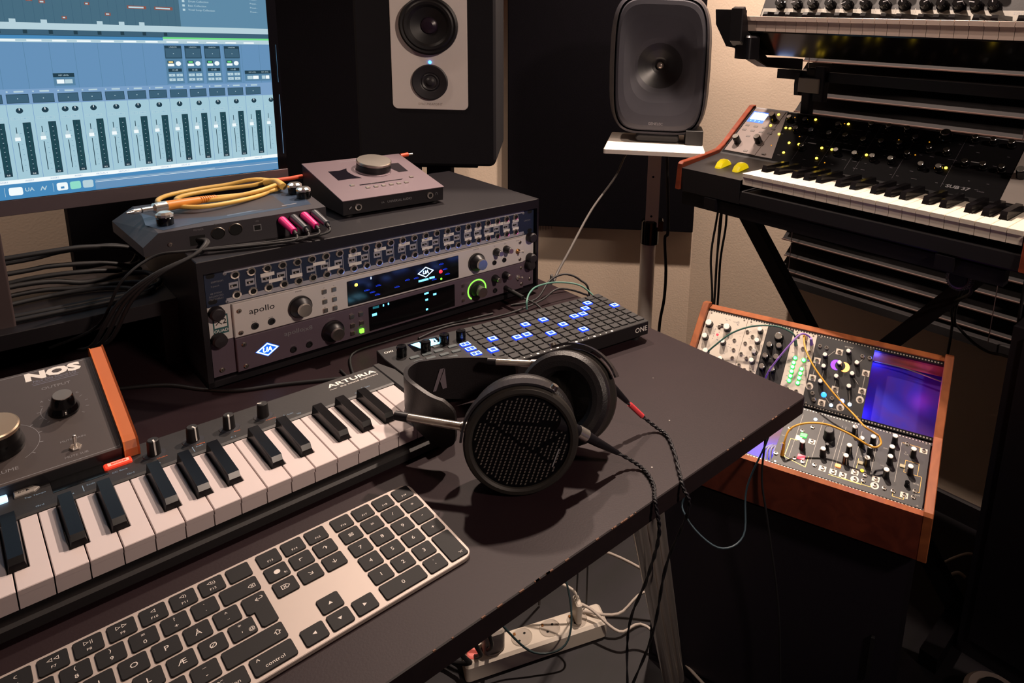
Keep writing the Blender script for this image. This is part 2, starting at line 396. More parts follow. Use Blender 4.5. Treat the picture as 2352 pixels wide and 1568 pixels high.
for i in range(14):
    x = 165+i*21; m_.text(random.choice(['C 1', 'Dly', 'Arp', 'Seq', 'Up', 'Ord', 'Rnd', '1/4', '1/8']), x, 178.5, 34.12, 3.3, 2)
    if i % 4 == 1: m_.rect(x+8, x+8.5, 176, 186, 34.12, 2); m_.text('Scale', x+14, 184, 34.12, 3.0, 2)
m_.text('CC Bank', 222, 189, 34.12, 3.2, 2); m_.text('Tap Tempo', 164, 197, 34.12, 3, 2)
for x, t in ((254, 'Choice'), (286, 'Swing'), (318, 'Gate'), (350, 'Velocity')): m_.text(t, x, 187, 34.12, 3, 3)
obj('body', m_, [KSB, WHT, KSL, ORG], ks)
m_ = MB(T_); m_.box(175, 214, 190, 212, 33.5, 34.3, 0, .2); obj('display', m_, [BLKG], ks)
RED = mat('lit_red_button', '#e0462e', .4, emit='#ff3a22', es=.45)
REDL = mat('pale_red_window', '#ffb0a0', .4, emit='#ff8a78', es=.5)
m_ = MB(T_); m_.box(212, 233, 196, 205, 33.8, 36.5, 0, .8, r=1.5); m_.rect(215, 231, 198, 203.4, 36.56, 1); m_.rect(217.5, 229, 199.4, 202.2, 36.6, 0); m_.text('Chord', 223, 200.8, 36.65, 2.6, 1); obj('button', m_, [RED, REDL], ks, label='glowing red button')
GBT = mat('grey_button', '#8e8883', .5); BLIT = mat('lit_blue_button', '#cfe4ff', .4, emit='#a8d4ff', es=1.6)
m_ = MB(T_); m_.prism([(151, 202), (164, 202), (168, 206.5), (164, 212), (151, 212)], 33.8, 36, .6, 0); m_.text('II / ▶', 158, 207, 36.05, 3.6, 1); obj('button', m_, [GBT, BLK], ks, label='pale grey play button')
m_ = MB(T_); m_.box(126, 147, 201, 212, 33.8, 36, 0, .6, r=1.5); obj('button', m_, [BLIT], ks, label='glowing pale blue button')
def pointer_knob(r, h, n=24, r1=None, skirt=0, line=.7, full=True):
    m_ = MB(); r1 = r1 or r*.88
    if skirt: m_.lathe([(skirt, 0), (skirt*.97, 1.2), (r, 2.2)], n, 0)
    m_.lathe([(r, 0), (r1, h-.8), (r1-.8, h), (0, h)], n, 0)
    m_.add([(-line, r1*.15, h+.06), (line, r1*.15, h+.06), (line, r1-.3, h+.06), (-line, r1-.3, h+.06)], [(0, 1, 2, 3)], 1)
    if full: m_.add([(-line, r1+.1, h-.6), (line, r1+.1, h-.6), (line, r+.15, h*.1), (-line, r+.15, h*.1), (-line, r1-.3, h+.06), (line, r1-.3, h+.06)], [(3, 2, 1, 0), (0, 1, 5, 4)], 1)
    return m_
kk = pointer_knob(5.6, 15.5).mesh('knob', [mat('soft_black_knob', '#141214', .55), WHT])
for i, a in enumerate((182, 200, 170, 60)):
    m_ = MB(T_ @ tr(250+32*i, 197, 34)); m_.lathe([(9.4, 0), (9, .5), (0, .5)], 28, 0); obj('knob_ring', m_, [DARK], ks)
    obj('knob', kk, None, ks, T_ @ tr(250+32*i, 197, 34) @ rotz(a))
# ------------------------------------------------------------------ shared small hardware
def jack(parent, M, r=5.0, ring=None, name='jack_socket', hole=None):
    k = ('jack', r, hole, ring.name if ring else '')
    if k not in _txt:
        m_ = MB(); h = hole or r*.62
        m_.lathe([(r, 0), (r, 1.0), (r*.92, 1.6), (h, 1.7), (h, .3), (0, .3)], 20, 0, mis=[0, 0, 0, 1, 1]); _txt[k] = m_.mesh(name, [ring or CHROME, HOLE])
    return obj(name, _txt[k], None, parent, M)
def screw(parent, M, r=3, m=None, name='screw'):
    k = ('screw', r, m.name if m else '')
    if k not in _txt:
        m_ = MB(); m_.lathe([(r, 0), (r, .6), (r*.7, 1.4), (0, 1.6)], 16, 0); m_.rect(-r*.6, r*.6, -.25, .25, 1.65, 1); m_.rect(-.25, .25, -r*.6, r*.6, 1.66, 1); _txt[k] = m_.mesh(name, [m or CHROME, HOLE])
    return obj(name, _txt[k], None, parent, M)
CAPM = mat('spun_metal_cap', '#cfc8c0', .28, 1.0, var=.12, vscale=400)
def cap_knob(r, h, capr, caph=1.2, n=32, tilt=1.0, gloss=False):
    m_ = MB(); m_.lathe([(r, 0), (r, h*.25), (r*.93, h*.32), (capr*1.12, h*.96), (capr*1.05, h)], n, 0)
    m_.lathe([(capr*1.05, h), (capr, h+caph), (0, h+caph)], n, 1)
    return m_
def led(parent, M, r, m, name='led', h=1.0):
    m_ = MB(); m_.lathe([(r, 0), (r*.9, h*.6), (r*.5, h), (0, h)], 12, 0); return obj(name, m_, [m], parent, M)
BLUE_E = mat('blue_light', '#2a5cff', .4, emit='#1f52ff', es=3.0, var=0)
BLUE_D = mat('dim_blue_light', '#1b36b8', .4, emit='#1438d8', es=1.0, var=0)
WHTB_E = mat('white_blue_light', '#dff0ff', .4, emit='#a9d8ff', es=3.2, var=0)
CYAN_E = mat('cyan_light', '#9fe8ff', .4, emit='#58c8ff', es=2.6, var=0)
GRN_E = mat('green_light', '#7bff4a', .4, emit='#6cff30', es=3.0, var=0)
YEL_E = mat('yellow_light', '#ffe54a', .4, emit='#ffd23a', es=6.0, var=0)
RED_E = mat('red_light', '#ff3a3a', .4, emit='#ff2438', es=2.5, var=0)
# ------------------------------------------------------------------ rack case with three rack units
RO = (341.4, 351.8, 16.6); RU = (1, .006, 0)
RACKM = mat('rack_case_black', '#141116', .42, var=.1)
rack = thing('rack_case', 'black sleeve rack case on the desk holding three audio rack units', 'rack', (341.4, 345, 3), RU, (-.006, 1, 0))
# rack local frame here: x right, y back, z up, origin front bottom left
m_ = MB()
m_.box(-8, 485, 0, 272, 146.5, 162, 0, .8); m_.box(-8, -2, 0, 272, 4, 146.5); m_.box(484.5, 488, 0, 272, 4, 162, 0); m_.box(-8, 485, 0, 272, 4, 11)
obj('shell', m_, [RACKM], rack)
m_ = MB(); m_.box(-6, 484, 268, 271, 11, 147); obj('back_panel', m_, [BLKM], rack)
for x in (10, 466):
    for y in (20, 250): m_ = MB(); m_.cyl(9, 0, 4, 16, x=x, y=y); obj('rubber_foot', m_, [RUB], rack)
def unit(name, label, z, H=44.0, depth=200):
    return thing(name, label, 'audio rack unit', (RO[0]-RU[1]*0, RO[1], RO[2]+z), RU, (0, 0, 1))
# patch bay ---------------------------------------------------------
NAVY = mat('navy_panel', '#1e2940', .45, var=.05); PBG = mat('patchbay_grey', '#a3a2aa', .45, .1); STK = mat('paper_sticker', '#e2ddd8', .7)
pb = unit('patch_bay', 'navy and grey patch bay with two rows of chrome sockets, top of the rack', 89.2)
m_ = MB(); m_.box(0, 482.6, 0, 43.6, -3, 0); m_.box(14, 468, 2, 42, -150, -3, 3)
m_.rect(21, 462, .8, 6.5, .12, 1); m_.rect(21, 462, 38, 43, .12, 1)
for x in (6.5, 474.5):
    for y in (6, 38): m_.flat(rr(9.5, 6, 3, 4, x, y), .15, 2)
m_.text('samson', 13, 30, .2, 4.4, 4); m_.text('S-patch', 10.5, 24.5, .2, 3, 4)
for i, t in enumerate(('48 POINT', 'BALANCED', 'PATCHBAY')): m_.text(t, 11, 16-3.6*i, .2, 3.0, 4)
m_.text('S-PATCH', 469, 24, .2, 3.4, 4)
P = 17.98
for i in range(24):
    x = 32.3+i*P
    m_.rect(x-7.4, x+2.6, 16.5, 25, .14, 1); m_.rect(x-6, x+1.2, 19.2, 22, .2, 2); m_.rect(x+3.4, x+4.3, 9, 31, .14, 1)
for a, b, z in ((60, 76, 25.7), (69, 85, 16.2), (94, 109, 16), (123, 139, 25.8), (141, 157, 15.6)):
    m_.box(a, b, z-2.2, z+2.2, .2, .7, 5)
for i in (8, 14, 18, 19, 20, 22, 23, 10, 12, 16, 21):
    x = 32.3+i*P; w = 6.5 if i in (18, 19, 22, 23) else 9
    if i in (8, 14, 18, 19, 20, 22, 23, 16): m_.box(x-6.5, x-6.5+w*1.9, 12.3, 16.6, .2, .7, 5)
    m_.box(x-6.5, x-6.5+w*1.9, 25.4, 29.8, .2, .7, 5)
    m_.text('INPUT %d' % (i-6), x-6.5+w*.95, 27.6, .75, 2.4, 2)
obj('front_panel', m_, [NAVY, PBG, HOLE, BLKM, GINK, STK], pb)
for i in range(24):
    x = 32.3+i*P
    jack(pb, tr(x, 33.6, 0), 5.3); jack(pb, tr(x, 8.4, 0), 5.3)
sw = MB(); sw.box(-.8, .8, -.9, .9, 0, 2.2, 0); swm = sw.mesh('slide_switch', [CHROME])
for i in range(24): obj('slide_switch', swm, None, pb, tr(32.3+i*P-4.6+(i % 3), 20.6, .2))
for x in (21.5, 461): 
    for y in (2.6, 37.6): screw(pb, tr(x, y, .1), 2.1, PBG)
# silver interface ----------------------------------------------------
SFACE = mat('silver_faceplate', '#d6d0cd', .45, .1, var=.03)
ap = unit('audio_interface', 'silver rack interface with glowing blue emblem in its display, middle of the rack', 44.6)
m_ = MB(); m_.box(0, 482.6, 0, 44, -3, 0); m_.box(25, 458, .5, 43.5, 0, 5.5, 0, .8); m_.box(18, 464, 1, 43, -150, -3, 1)
m_.text('apollo', 57, 29, 5.6, 10.5, 1, bold=.005, ext=1.15); m_.text('PREAMP', 101, 41.2, 5.6, 2.2, 1); m_.text('MONITOR', 366, 41.4, 5.6, 2.2, 1)
m_.text('HI-Z 1', 47, 15.8, 5.6, 2, 1); m_.text('HI-Z 2', 66, 15.8, 5.6, 2, 1); m_.text('HP 1', 401, 39.5, 5.6, 2, 1); m_.text('HP 2', 421, 39.5, 5.6, 2, 1); m_.text('POWER', 446, 39.5, 5.6, 2, 1)
for i in range(3):
    for j in range(2): m_.text('IN', 132.5+13*j, 37.5-13.5*i, 5.6, 1.8, 1)
obj('front_panel', m_, [SFACE, BLK], ap)
m_ = MB(); m_.box(163, 334.5, 3.2, 38.6, 5.3, 6.2, 0, .3, r=1)
z = 6.25
for x, y in ((206.7, 23), (234, 14), (250.2, 20.3), (264, 19.8), (305.2, 31.9), (311.3, 22.6), (315.1, 14), (190, 20.3), (197.8, 15.5), (204.7, 10.2), (292.8, 10.8)):
    m_.rect(x-3.8, x+3.8, y-1.2, y-.4, z, 2); m_.rect(x-2.2, x+2.2, y+.5, y+.9, z, 2); m_.rect(x-3.8, x-3.2, y-.8, y+.6, z, 2)
m_.rect(195.8, 197, 34.3, 37.5, z, 3)
# diamond emblem: two joined letters in a lozenge
cx, cy = 279.3, 25
def lozenge(m_, cx, cy, w, h, t, z, mi):
    o = [(cx-w, cy), (cx, cy-h), (cx+w, cy), (cx, cy+h)]; k = 1-t/w; q = [(cx-w*k, cy), (cx, cy-h*k), (cx+w*k, cy), (cx, cy+h*k)]
    for i in range(4): j = (i+1) % 4; m_.flat([o[i], o[j], q[j], q[i]], z, mi)
lozenge(m_, cx, cy, 13.2, 8.2, 2.4, z, 3)
m_.text('UA', cx, cy, z+.02, 7.4, 3, bold=.03, ext=.95, shear=.15)
m_.rect(cx-12, cx+4, 12, 15, z, 4); m_.rect(cx+5.5, cx+14, 12.6, 15.6, z, 4)
obj('display', m_, [BLKG, BLKM, BLUE_D, WHTB_E, CYAN_E], ap)
led(ap, tr(175.3, 31.3, 6.2), 2.2, YEL_E); led(ap, tr(303.6, 20.1, 6.2), 2.8, RED_E, h=1.6); led(ap, tr(304.3, 8.6, 6.2), 1.5, GRN_E)
bk = cap_knob(14.4, 15, 8.0, 4).mesh('knob', [BLK, CAPM])
obj('knob', bk, None, ap, tr(101.3, 20.6, 5.5)); obj('knob', bk, None, ap, tr(366, 21, 5.5))
sk = cap_knob(6.2, 13, 3.9, 2.2).mesh('knob', [BLK, CAPM])
obj('knob', sk, None, ap, tr(403.2, 29.6, 5.5)); obj('knob', sk, None, ap, tr(422.5, 30, 5.5))
bt = MB(); bt.box(-2.9, 2.9, -2.9, 2.9, 0, 2.6, 0, .5, r=.8); btm = bt.mesh('button', [STEEL])
bz = MB(); bz.box(-3.6, 3.6, -3.6, 3.6, 0, .3, 0, r=1.1)
for x in (132.6, 145.2):
    for y in (32.9, 19.1, 6.7): obj('button', btm, None, ap, tr(x, y, 5.5))
jack(ap, tr(47.4, 10, 5.4), 4.4, DARK); jack(ap, tr(66.6, 10.4, 5.4), 4.4, DARK); jack(ap, tr(400, 12.2, 5.4), 3.9, BLK); jack(ap, tr(419, 12.4, 5.4), 3.9, BLK)
m_ = MB(); m_.lathe([(4.2, 0), (4.2, 1.5), (2.4, 2.4), (0, 2.4)], 18, 0); m_.rod((0, 0, 2), (.8, 2.2, 13), 1.2, 10, 1, r1=2.0); m_.ball((.8, 2.2, 13), 2.0, 10, 1); obj('toggle_switch', m_, [mat('brass', '#b98a55', .3, .9), CHROME], ap, tr(446, 21.4, 5.5))
for x, y in ((31.6, 33.9), (31.5, 5.8), (450.7, 35.5), (450.5, 6.6)): screw(ap, tr(x, y, 5.5), 2.9, STEEL)
RUBK = mat('thumb_screw_rubber', '#201b20', .6)
def thumb(parent, x, y, z=0):
    m_ = MB(); m_.lathe([(8.2, 0), (8.4, 3), (8.2, 9), (6.6, 11.5), (0, 12)], 18, 0); obj('thumb_screw', m_, [RUBK], parent, tr(x, y, z))
thumb(ap, 8.2, 37); thumb(ap, 8, 3); thumb(ap, 474.5, 39.3); thumb(ap, 474.5, 3)
TEAL = mat('teal_sticker', '#2c5a5c', .6); PAPER = mat('white_sticker', '#d8d4cf', .7)
m_ = MB(); m_.box(4.2, 20.4, 9, 32.6, 0, .5, 0); m_.rect(5.6, 19, 17, 30.5, .55, 1); m_.text('✕2', 12.6, 24, .6, 9, 2, bold=.02); m_.text('QUAD', 12.3, 12.6, .6, 5.2, 1, bold=.02)
obj('sticker', m_, [TEAL, PAPER, BLK], ap)
# dark interface ------------------------------------------------------
PFACE = mat('aubergine_faceplate', '#635561', .42, .2, var=.04)
ax = unit('audio_interface', 'dark violet-grey rack interface with a green-lit knob ring, bottom of the rack', 0)
m_ = MB(); m_.box(0, 482.6, -.3, 44.2, -3, 0); m_.box(25, 458, 0, 43.8, 0, 5.5, 0, .8); m_.box(18, 464, 1, 43, -150, -3, 1)
m_.text('apollo', 92, 32.6, 5.6, 8.6, 2, ext=1.15); m_.rect(104.6, 105, 29, 36, 5.6, 2); m_.text('x8', 110.5, 32.9, 5.6, 8.2, 2, ext=1.15)
m_.text('PREAMP', 140.4, 37.5, 5.6, 2.3, 2); m_.text('HI-Z 1', 89.6, 15.4, 5.6, 2.2, 2); m_.text('HI-Z 2', 109.6, 16, 5.6, 2.2, 2); m_.text('MONITOR', 366.4, 40.5, 5.6, 2.2, 2)
for x, t in ((400, 'HP 1'), (420.5, 'HP 2'), (446, 'POWER')): m_.text(t, x, 38.5, 5.6, 2, 2)
for y in (37.4, 25.5, 13): m_.text('IN', 167, y, 5.6, 1.7, 2); m_.text('IN', 179.7, y, 5.6, 1.7, 2); m_.text('ALT', 341.4, y, 5.6, 1.7, 2)
obj('front_panel', m_, [PFACE, BLKM, GINK], ax)
m_ = MB(); m_.box(191, 327, 3.4, 38.8, 5.3, 6.2, 0, .3, r=1); z = 6.25
for x, w, y, h in ((212.5, .9, 36.1, 2), (220, 1, 36.3, 2), (199, 3.4, 26.1, 2.3), (279.4, 3.4, 36.5, 1.7), (292.9, 2.6, 31.8, 1.9), (279.5, 2.2, 26.6, 1.8), (279.5, 1.7, 11.4, 1.8)):
    m_.rect(x-w, x+w, y-h*.8, y+h*.8, z, 1)
m_.rect(197, 206, 34.6, 38, z, 2)
obj('display', m_, [BLKG, CYAN_E, mat('dim_teal_light', '#1d5a66', .5, emit='#2a8ea0', es=.35, var=0)], ax)
obj('knob', bk, None, ax, tr(140.4, 20.1, 5.5))
m_ = MB()
a0, a1 = -10, 232; N = 40
for i in range(N):
    p = [math.radians(a0+(a1-a0)*(i+k)/N) for k in (0, 1)]
    m_.flat([(15.2*math.cos(p[0]), 15.2*math.sin(p[0])), (17.4*math.cos(p[0]), 17.4*math.sin(p[0])), (17.4*math.cos(p[1]), 17.4*math.sin(p[1])), (15.2*math.cos(p[1]), 15.2*math.sin(p[1]))], .3, 0)
obj('light_ring', m_, [mat('green_ring', '#8dff62', .4, emit='#78f040', es=1.8, var=0)], ax, tr(367, 19.5, 5.5))
m_ = cap_knob(12, 12, 8.0, 6); obj('knob', m_, [BLK, CAPM], ax, tr(366.4, 20, 5.5))
obj('knob', sk, None, ax, tr(400.3, 30.4, 5.5)); obj('knob', sk, None, ax, tr(420.5, 31.1, 5.5))
for i, (x, y) in enumerate(((167.1, 32.8), (179.6, 32.8), (167.4, 19.4), (180, 19.6), (167, 8.4), (179.8, 7.8))):
    obj('button', btm if i < 5 else (lambda q: (q.box(-2.9, 2.9, -2.9, 2.9, 0, 2.6, 0, .5, r=.8), q.mesh('button', [GRN_E]))[1])(MB()), None, ax, tr(x, y, 5.5), label=None if i < 5 else 'green lit button')
for y in (33, 20.6, 8.9): obj('button', btm, None, ax, tr(341.4, y, 5.5) @ Matrix.Diagonal((.7, .7, 1, 1)))
jack(ax, tr(89.6, 9.3, 5.4), 4.2, BLK); jack(ax, tr(109.6, 9.9, 5.4), 4.2, BLK); jack(ax, tr(401, 9.5, 5.4), 4, BLK); jack(ax, tr(421.4, 9, 5.4), 4, BLK)
m_ = MB(); m_.lathe([(4, 0), (4, 1.5), (2.2, 2.4), (0, 2.4)], 18, 0); m_.rod((0, 0, 2), (.6, 2, 11), 1.1, 10, 0, r1=1.9); m_.ball((.6, 2, 11), 1.9, 10, 0); obj('toggle_switch', m_, [CHROME], ax, tr(446.2, 21, 5.5))
for x, y in ((33.7, 34.3), (33.9, 5.6), (9, 38.1), (9, 6.9), (453.5, 35.4), (453.9, 7.5), (475.8, 9.5)): screw(ax, tr(x, y, 5.5 if 25 < x < 460 else .1), 3, STEEL)
thumb(ax, 472, 36)
m_ = MB(); m_.flat([(-14.2, 0), (0, -9.6), (14.2, 0), (0, 9.6)], 0, 1); lozenge(m_, 0, 0, 13.2, 8.6, 2.6, .05, 0); m_.text('UA', 0, 0, .1, 8.6, 0, bold=.035, ext=.95, shear=.15)
obj('lit_emblem', m_, [WHTB_E, mat('emblem_blue', '#103088', .4, emit='#1660e0', es=1.2, var=0)], ax, tr(59.3, 19.6, 5.7))
# plug in the headphone output, thin dark lead
m_ = MB(); m_.rod((421.4, 9, 6), (421.4, 6, 52), 3.6, 12, 0); m_.v = [frame(RO, RU, (0, 0, 1)) @ v for v in m_.v]
m_.tube([(763.6, 300, 22), (770, 270, 16), (760, 240, 4), (700, 290, 2.5), (640, 300, 2.5), (560, 290, 2.5), (500, 262, 2.5), (440, 275, 2.5)], 1.5, 6, 0, 6)
single('headphone_lead', m_, [RUB], 'thin black lead from the bottom rack unit trailing left across the desk', 'cable')

# ------------------------------------------------------------------ desktop interface on the rack
MAUVE = mat('mauve_metal_top', '#66575e', .45, .3, var=.03)
ty = -.0148; sl = .196
TU = Vector((math.cos(ty), math.sin(ty), 0)); TB = Vector((-math.sin(ty), math.cos(ty), 0)); TV = TB*math.cos(sl)+Vector((0, 0, 1))*math.sin(sl)
TO = Vector((536, 421.8, 189.9))
tw = thing('desktop_interface', 'mauve wedge-shaped desktop interface with a large silver dial on the rack case', 'audio interface', (536, 421.8, 165), TU, TB)
TM = tr(0, 0, 24.9) @ Matrix.Rotation(sl, 4, 'X')
m_ = MB(); h0, h1 = 24, 54
m_.add([(1, 1, 4), (159, 1, 4), (159, 146, 4), (1, 146, 4), (1, 0, h0), (159, 0, h0), (159, 147, h0+147*math.tan(sl)-.4), (1, 147, h0+147*math.tan(sl)-.4)], [(3, 2, 1, 0), (0, 1, 5, 4), (1, 2, 6, 5), (2, 3, 7, 6), (3, 0, 4, 7), (4, 5, 6, 7)], 0)
F = frame((0, -.15, 0), (1, 0, 0), (0, 0, 1))
m_.text('UNIVERSAL AUDIO', 86, 15, .3, 5.2, 1, M=F, ext=.88); lozenge(m_, 59.5, 15, 6.5, 3.8, 1.2, .3, 1); m_.text('UA', 59.5, 15, .35, 3.6, 1, M=F)
for v in range(len(m_.v)): pass
m_.text('∩', 147, 16, .3, 6, 1, M=F); m_.rod((9, -1, 12.5), (12.5, -1, 16), .9, 8, 1)
obj('body', m_, [mat('black_side', '#141116', .5), GINK], tw)
jack(tw, F @ tr(22.5, 13.5, 0), 5.2); jack(tw, F @ tr(136, 14.5, 0), 5.2)
for x, y in ((12, 12), (148, 12), (12, 134), (148, 134)): m_ = MB(); m_.cyl(7, 0, 4, 14, x=x, y=y); obj('rubber_foot', m_, [RUB], tw)
m_ = MB(TM); m_.prism(rr(160.5, 151, 1, 2, 80, 74), 0, 1.2, .3, 0)
z = 1.3
arc = [(52+(-0), 107.5)]
m_.flat([(23.6, 107.4), (23.8, 70), (40, 71)] + [(92-42*math.cos(math.radians(a)), 96-42*math.sin(math.radians(a))) for a in (40, 20, 0, -10)] + [(54, 112), (40, 106)], z, 1)
m_.flat([(112, 111), (122, 74), (138, 73), (139.5, 111)], z, 1)
for i in range(24):
    a = [math.radians(-60-i*6-k*6) for k in (0, 1)]
    m_.flat([(92+30*math.cos(a[0]), 98+30*math.sin(a[0])), (92+28*math.cos(a[0]), 98+28*math.sin(a[0])), (92+28*math.cos(a[1]), 98+28*math.sin(a[1])), (92+30*math.cos(a[1]), 98+30*math.sin(a[1]))], z, 2)
m_.flat([(45, 43), (84, 42), (84, 44.5), (112, 44.5), (116, 47.5), (45, 46)], z, 1)
m_.text('Universal Audio', 69, 140, z, 4.4, 3)
obj('top_panel', m_, [MAUVE, mat('smoked_window', '#15121a', .15), mat('pink_line', '#a08c94', .4), GINK], tw)
m_ = MB(TM @ tr(92, 99, 1)); m_.lathe([(26, 0), (26, 9), (25, 10)], 48, 1); m_.lathe([(25, 10), (26.4, 11), (26.4, 14), (25.3, 15), (0, 15.2)], 48, 0)
obj('dial', m_, [STEEL, BLK], tw)
bb = MB(); bb.box(-3, 3, -2.6, 2.6, 0, 1.6, 0, .5, r=.5); bbm = bb.mesh('button', [STEEL])
for x, y in [(34.2, 46), (130.5, 49)] + [(51.7+12.26*i, 31.4) for i in range(6)]: obj('button', bbm, None, tw, TM @ tr(x, y, 1))
# orange plugs behind the interface
ORC = mat('orange_plug', '#d2502e', .5)
m_ = MB(); m_.rod((700, 590, 172), (722, 590, 214), 0, 3)if 0 else None
m_.tube([(500, 578, 197), (520, 577, 197), (541, 575, 199)], 3.2, 10, 0, 3); m_.tube([(541, 575, 199), (600, 582, 190), (690, 592, 205), (716, 590, 211.5)], 1.8, 8, 0, 4); m_.rod((714, 590, 211), (728, 590, 212), 3.6, 10, 0); m_.rod((728, 590, 212), (737, 590, 212.4), 1.6, 8, 1)
single('patch_lead', m_, [ORC, CHROME], 'orange patch lead with jack tips running behind the mauve interface', 'cable')

# ------------------------------------------------------------------ grey controller box with cable on top
a = math.radians(-5.5); DU = (math.cos(a), math.sin(a), 0); DV = (-math.sin(a), math.cos(a), 0)
CBX = mat('controller_grey', '#38353a', .55, .1, var=.08); CTOP = mat('controller_top_blue', '#38475c', .4, .2, var=.08)
cb = thing('effects_box', 'dark grey effects box, sockets facing out, at the left end of the rack top', 'audio device', (296, 402, 165), DU, DV)
m_ = MB()
sec = [(0, 0), (0, 11), (16, 26), (202, 32), (202, 0)]            # front outline x, z
N = len(sec)
bk_ = [(-19, 0), (-19, 14), (4, 30), (202, 35), (202, 0)]
m_.add([(x, 0, z) for x, z in sec]+[(x, 132, z) for x, z in bk_], [tuple(range(N))]+[((i+1) % N, i, N+i, N+(i+1) % N) for i in range(N)]+[tuple(range(2*N-1, N-1, -1))], 0)
m_.v = [tr(0, 0, 0) @ v for v in m_.v]
def ztop(x, y): t = (x-16)/186; f = 26+6*t; b = 30+5*t; return f+(b-f)*y/132+.25
def onTop(poly, mi): m_.add([(x, y, ztop(x, y)) for x, y in poly], [tuple(range(len(poly)))], mi)
onTop([(22, 8), (60, 16), (190, 22), (196, 120), (10, 120), (8, 40)], 1)
onTop([(92, 27), (145, 33), (145, 37), (92, 31)], 2); onTop([(150, 33), (176, 36), (176, 38.5), (150, 35.5)], 3)
FD = frame((0, -.2, 0), (1, 0, 0), (0, 0, 1))
m_.text('POWER', 56, 24, 0, 3, 3, M=FD); m_.text('MIDI IN', 76, 28, 0, 2.4, 3, M=FD); m_.text('USB', 119, 25, 0, 2.4, 3, M=FD); m_.box(46, 62, -.2, 0, 5, 17, 4); m_.flat(rr(9, 8, 0, 1, 119, 16.5), .1, 3, FD); m_.flat(rr(7.2, 6.2, 0, 1, 119, 16.5), .2, 4, FD)
obj('body', m_, [CBX, CTOP, mat('slate_bar', '#55677c', .5), GINK, HOLE], cb)
jack(cb, FD @ tr(75.7, 16.5, 0), 7.6, STEEL, 'din_socket', hole=6.9); jack(cb, FD @ tr(94.8, 18.5, 0), 7.6, STEEL, 'din_socket', hole=6.9); screw(cb, FD @ tr(26, 10.5, 0), 2.6, STEEL)
dk = MB(); dk.lathe([(9, 0), (9, 8), (8, 9)], 24, 0); dk.lathe([(8, 9), (9.4, 10), (9.4, 13), (6.5, 15.5), (0, 15.5)], 12, 1, sm=False); dkm = dk.mesh('knob', [BLKG, CHROME])
for x, y in ((188, 88), (191, 58), (27, 31)): obj('knob', dkm, None, cb, tr(x, y, ztop(x, y)))
# the four plugs in its face and their leads
PINK = mat('magenta_sleeve', '#e0217c', .35); GSL = mat('dark_sleeve', '#3a3d44', .4)
DM = frame((296, 402, 165), DU, DV)
for x, z, m2, lab in ((146.7, 22.5, PINK, 'magenta plug, the left of two, in the dark grey effects box'), (160.4, 23.5, GSL, 'dark grey plug between the two magenta plugs'), (173.3, 25, PINK, 'magenta plug, the right of two, in the dark grey effects box'), (186.2, 26, GSL, 'dark grey plug at the right end of the row')):
    m_ = MB(DM); m_.rod((x, 0, z), (x, -6, z), 3.2, 12, 1); m_.rod((x+.5, -4, z), (x+7, -30, z-9), 5.2, 16, 0, r1=4.3); m_.ball((x+.5, -4, z), 5.2, 14, 0, (1, .6, 1)); m_.rod((x+7, -30, z-9), (x+8, -36, z-12), 2.4, 10, 2)
    m_.tube([(x+8, -35, z-11.5), (x+4, -42, z-17), (x-30, -38, 3.5+(x % 5)), (x-85, -28, 3+(x % 4)), (40, -22, 6), (8, -10, 2), (-25, -16, -20), (-50, 8, -75), (-95, 60, -110)], 1.7, 6, 2, 5)
    single('plug', m_, [m2, CHROME, RUB], lab, 'audio plug', 'plugs in the grey effects box')
m_ = MB(DM)
for k in range(3): m_.tube([(54+k*3, 0, 12), (60+k, -16, 12-k), (44, -30, 2), (10-k*3, -34, -12), (-18-k*6, -26, -40), (-42-k*7, -6, -90), (-70, 30, -108)], 2.4, 7, 0, 6)
single('power_lead', m_, [RUB], 'black lead dropping from the dark grey effects box beside the rack', 'cable')
# yellow jack cable coiled on the box
YCB = mat('yellow_rubber', '#d9ae58', .45, var=.04); YDK = mat('yellow_boot', '#d98a35', .45)
m_ = MB(DM @ tr(0, 0, 33.5))
m_.tube([(93, 96, 5), (118, 98, 4), (148, 100, 4), (172, 112, 4), (182, 140, 5), (172, 160, 7), (150, 166, 9), (120, 172, 4), (80, 166, 3), (44, 146, 3), (30, 120, 3), (36, 94, 3), (66, 62, 3), (110, 70, 2.6), (150, 96, 2.6), (172, 122, 8)], 3.0, 10, 0, 8)
m_.tube([(172, 122, 8), (168, 142, 9), (146, 150, 4), (110, 152, 3), (66, 138, 3), (50, 116, 3), (66, 98, 3.2), (100, 88, 4), (140, 92, 8), (168, 110, 10)], 3.0, 10, 0, 8)
m_.tube([(176, 100, 9), (172, 124, 12), (160, 135, 10)], 5, 10, 0, 5)
p0, p1 = Vector((33, 70, 7)), Vector((93, 97, 5)); d = (p1-p0)
m_.rod(p0, p0+d*.62, 6.6, 16, 1, r1=5.2)
for i in range(8): m_.rod(p0+d*(.62+.045*i), p0+d*(.645+.045*i), 5.2-.2*i, 12, 1); m_.rod(p0+d*(.64+.045*i), p0+d*(.67+.045*i), 4.0-.1*i, 12, 1)
e = d.normalized(); m_.rod(p0, p0-e*14, 6.6, 16, 2, r1=6.2); m_.rod(p0-e*14, p0-e*16, 6.2, 16, 2, r1=3.2); m_.rod(p0-e*16, p0-e*28, 3.2, 14, 2); m_.rod(p0-e*28, p0-e*29.5, 3.2, 14, 3); m_.rod(p0-e*29.5, p0-e*38, 3.1, 14, 2); m_.rod(p0-e*38, p0-e*45, 3.0, 14, 2, r1=1.0)
single('jack_cable', m_, [YCB, YDK, CHROME, BLK], 'coiled yellow instrument cable with big jack plug lying on the effects box', 'cable')

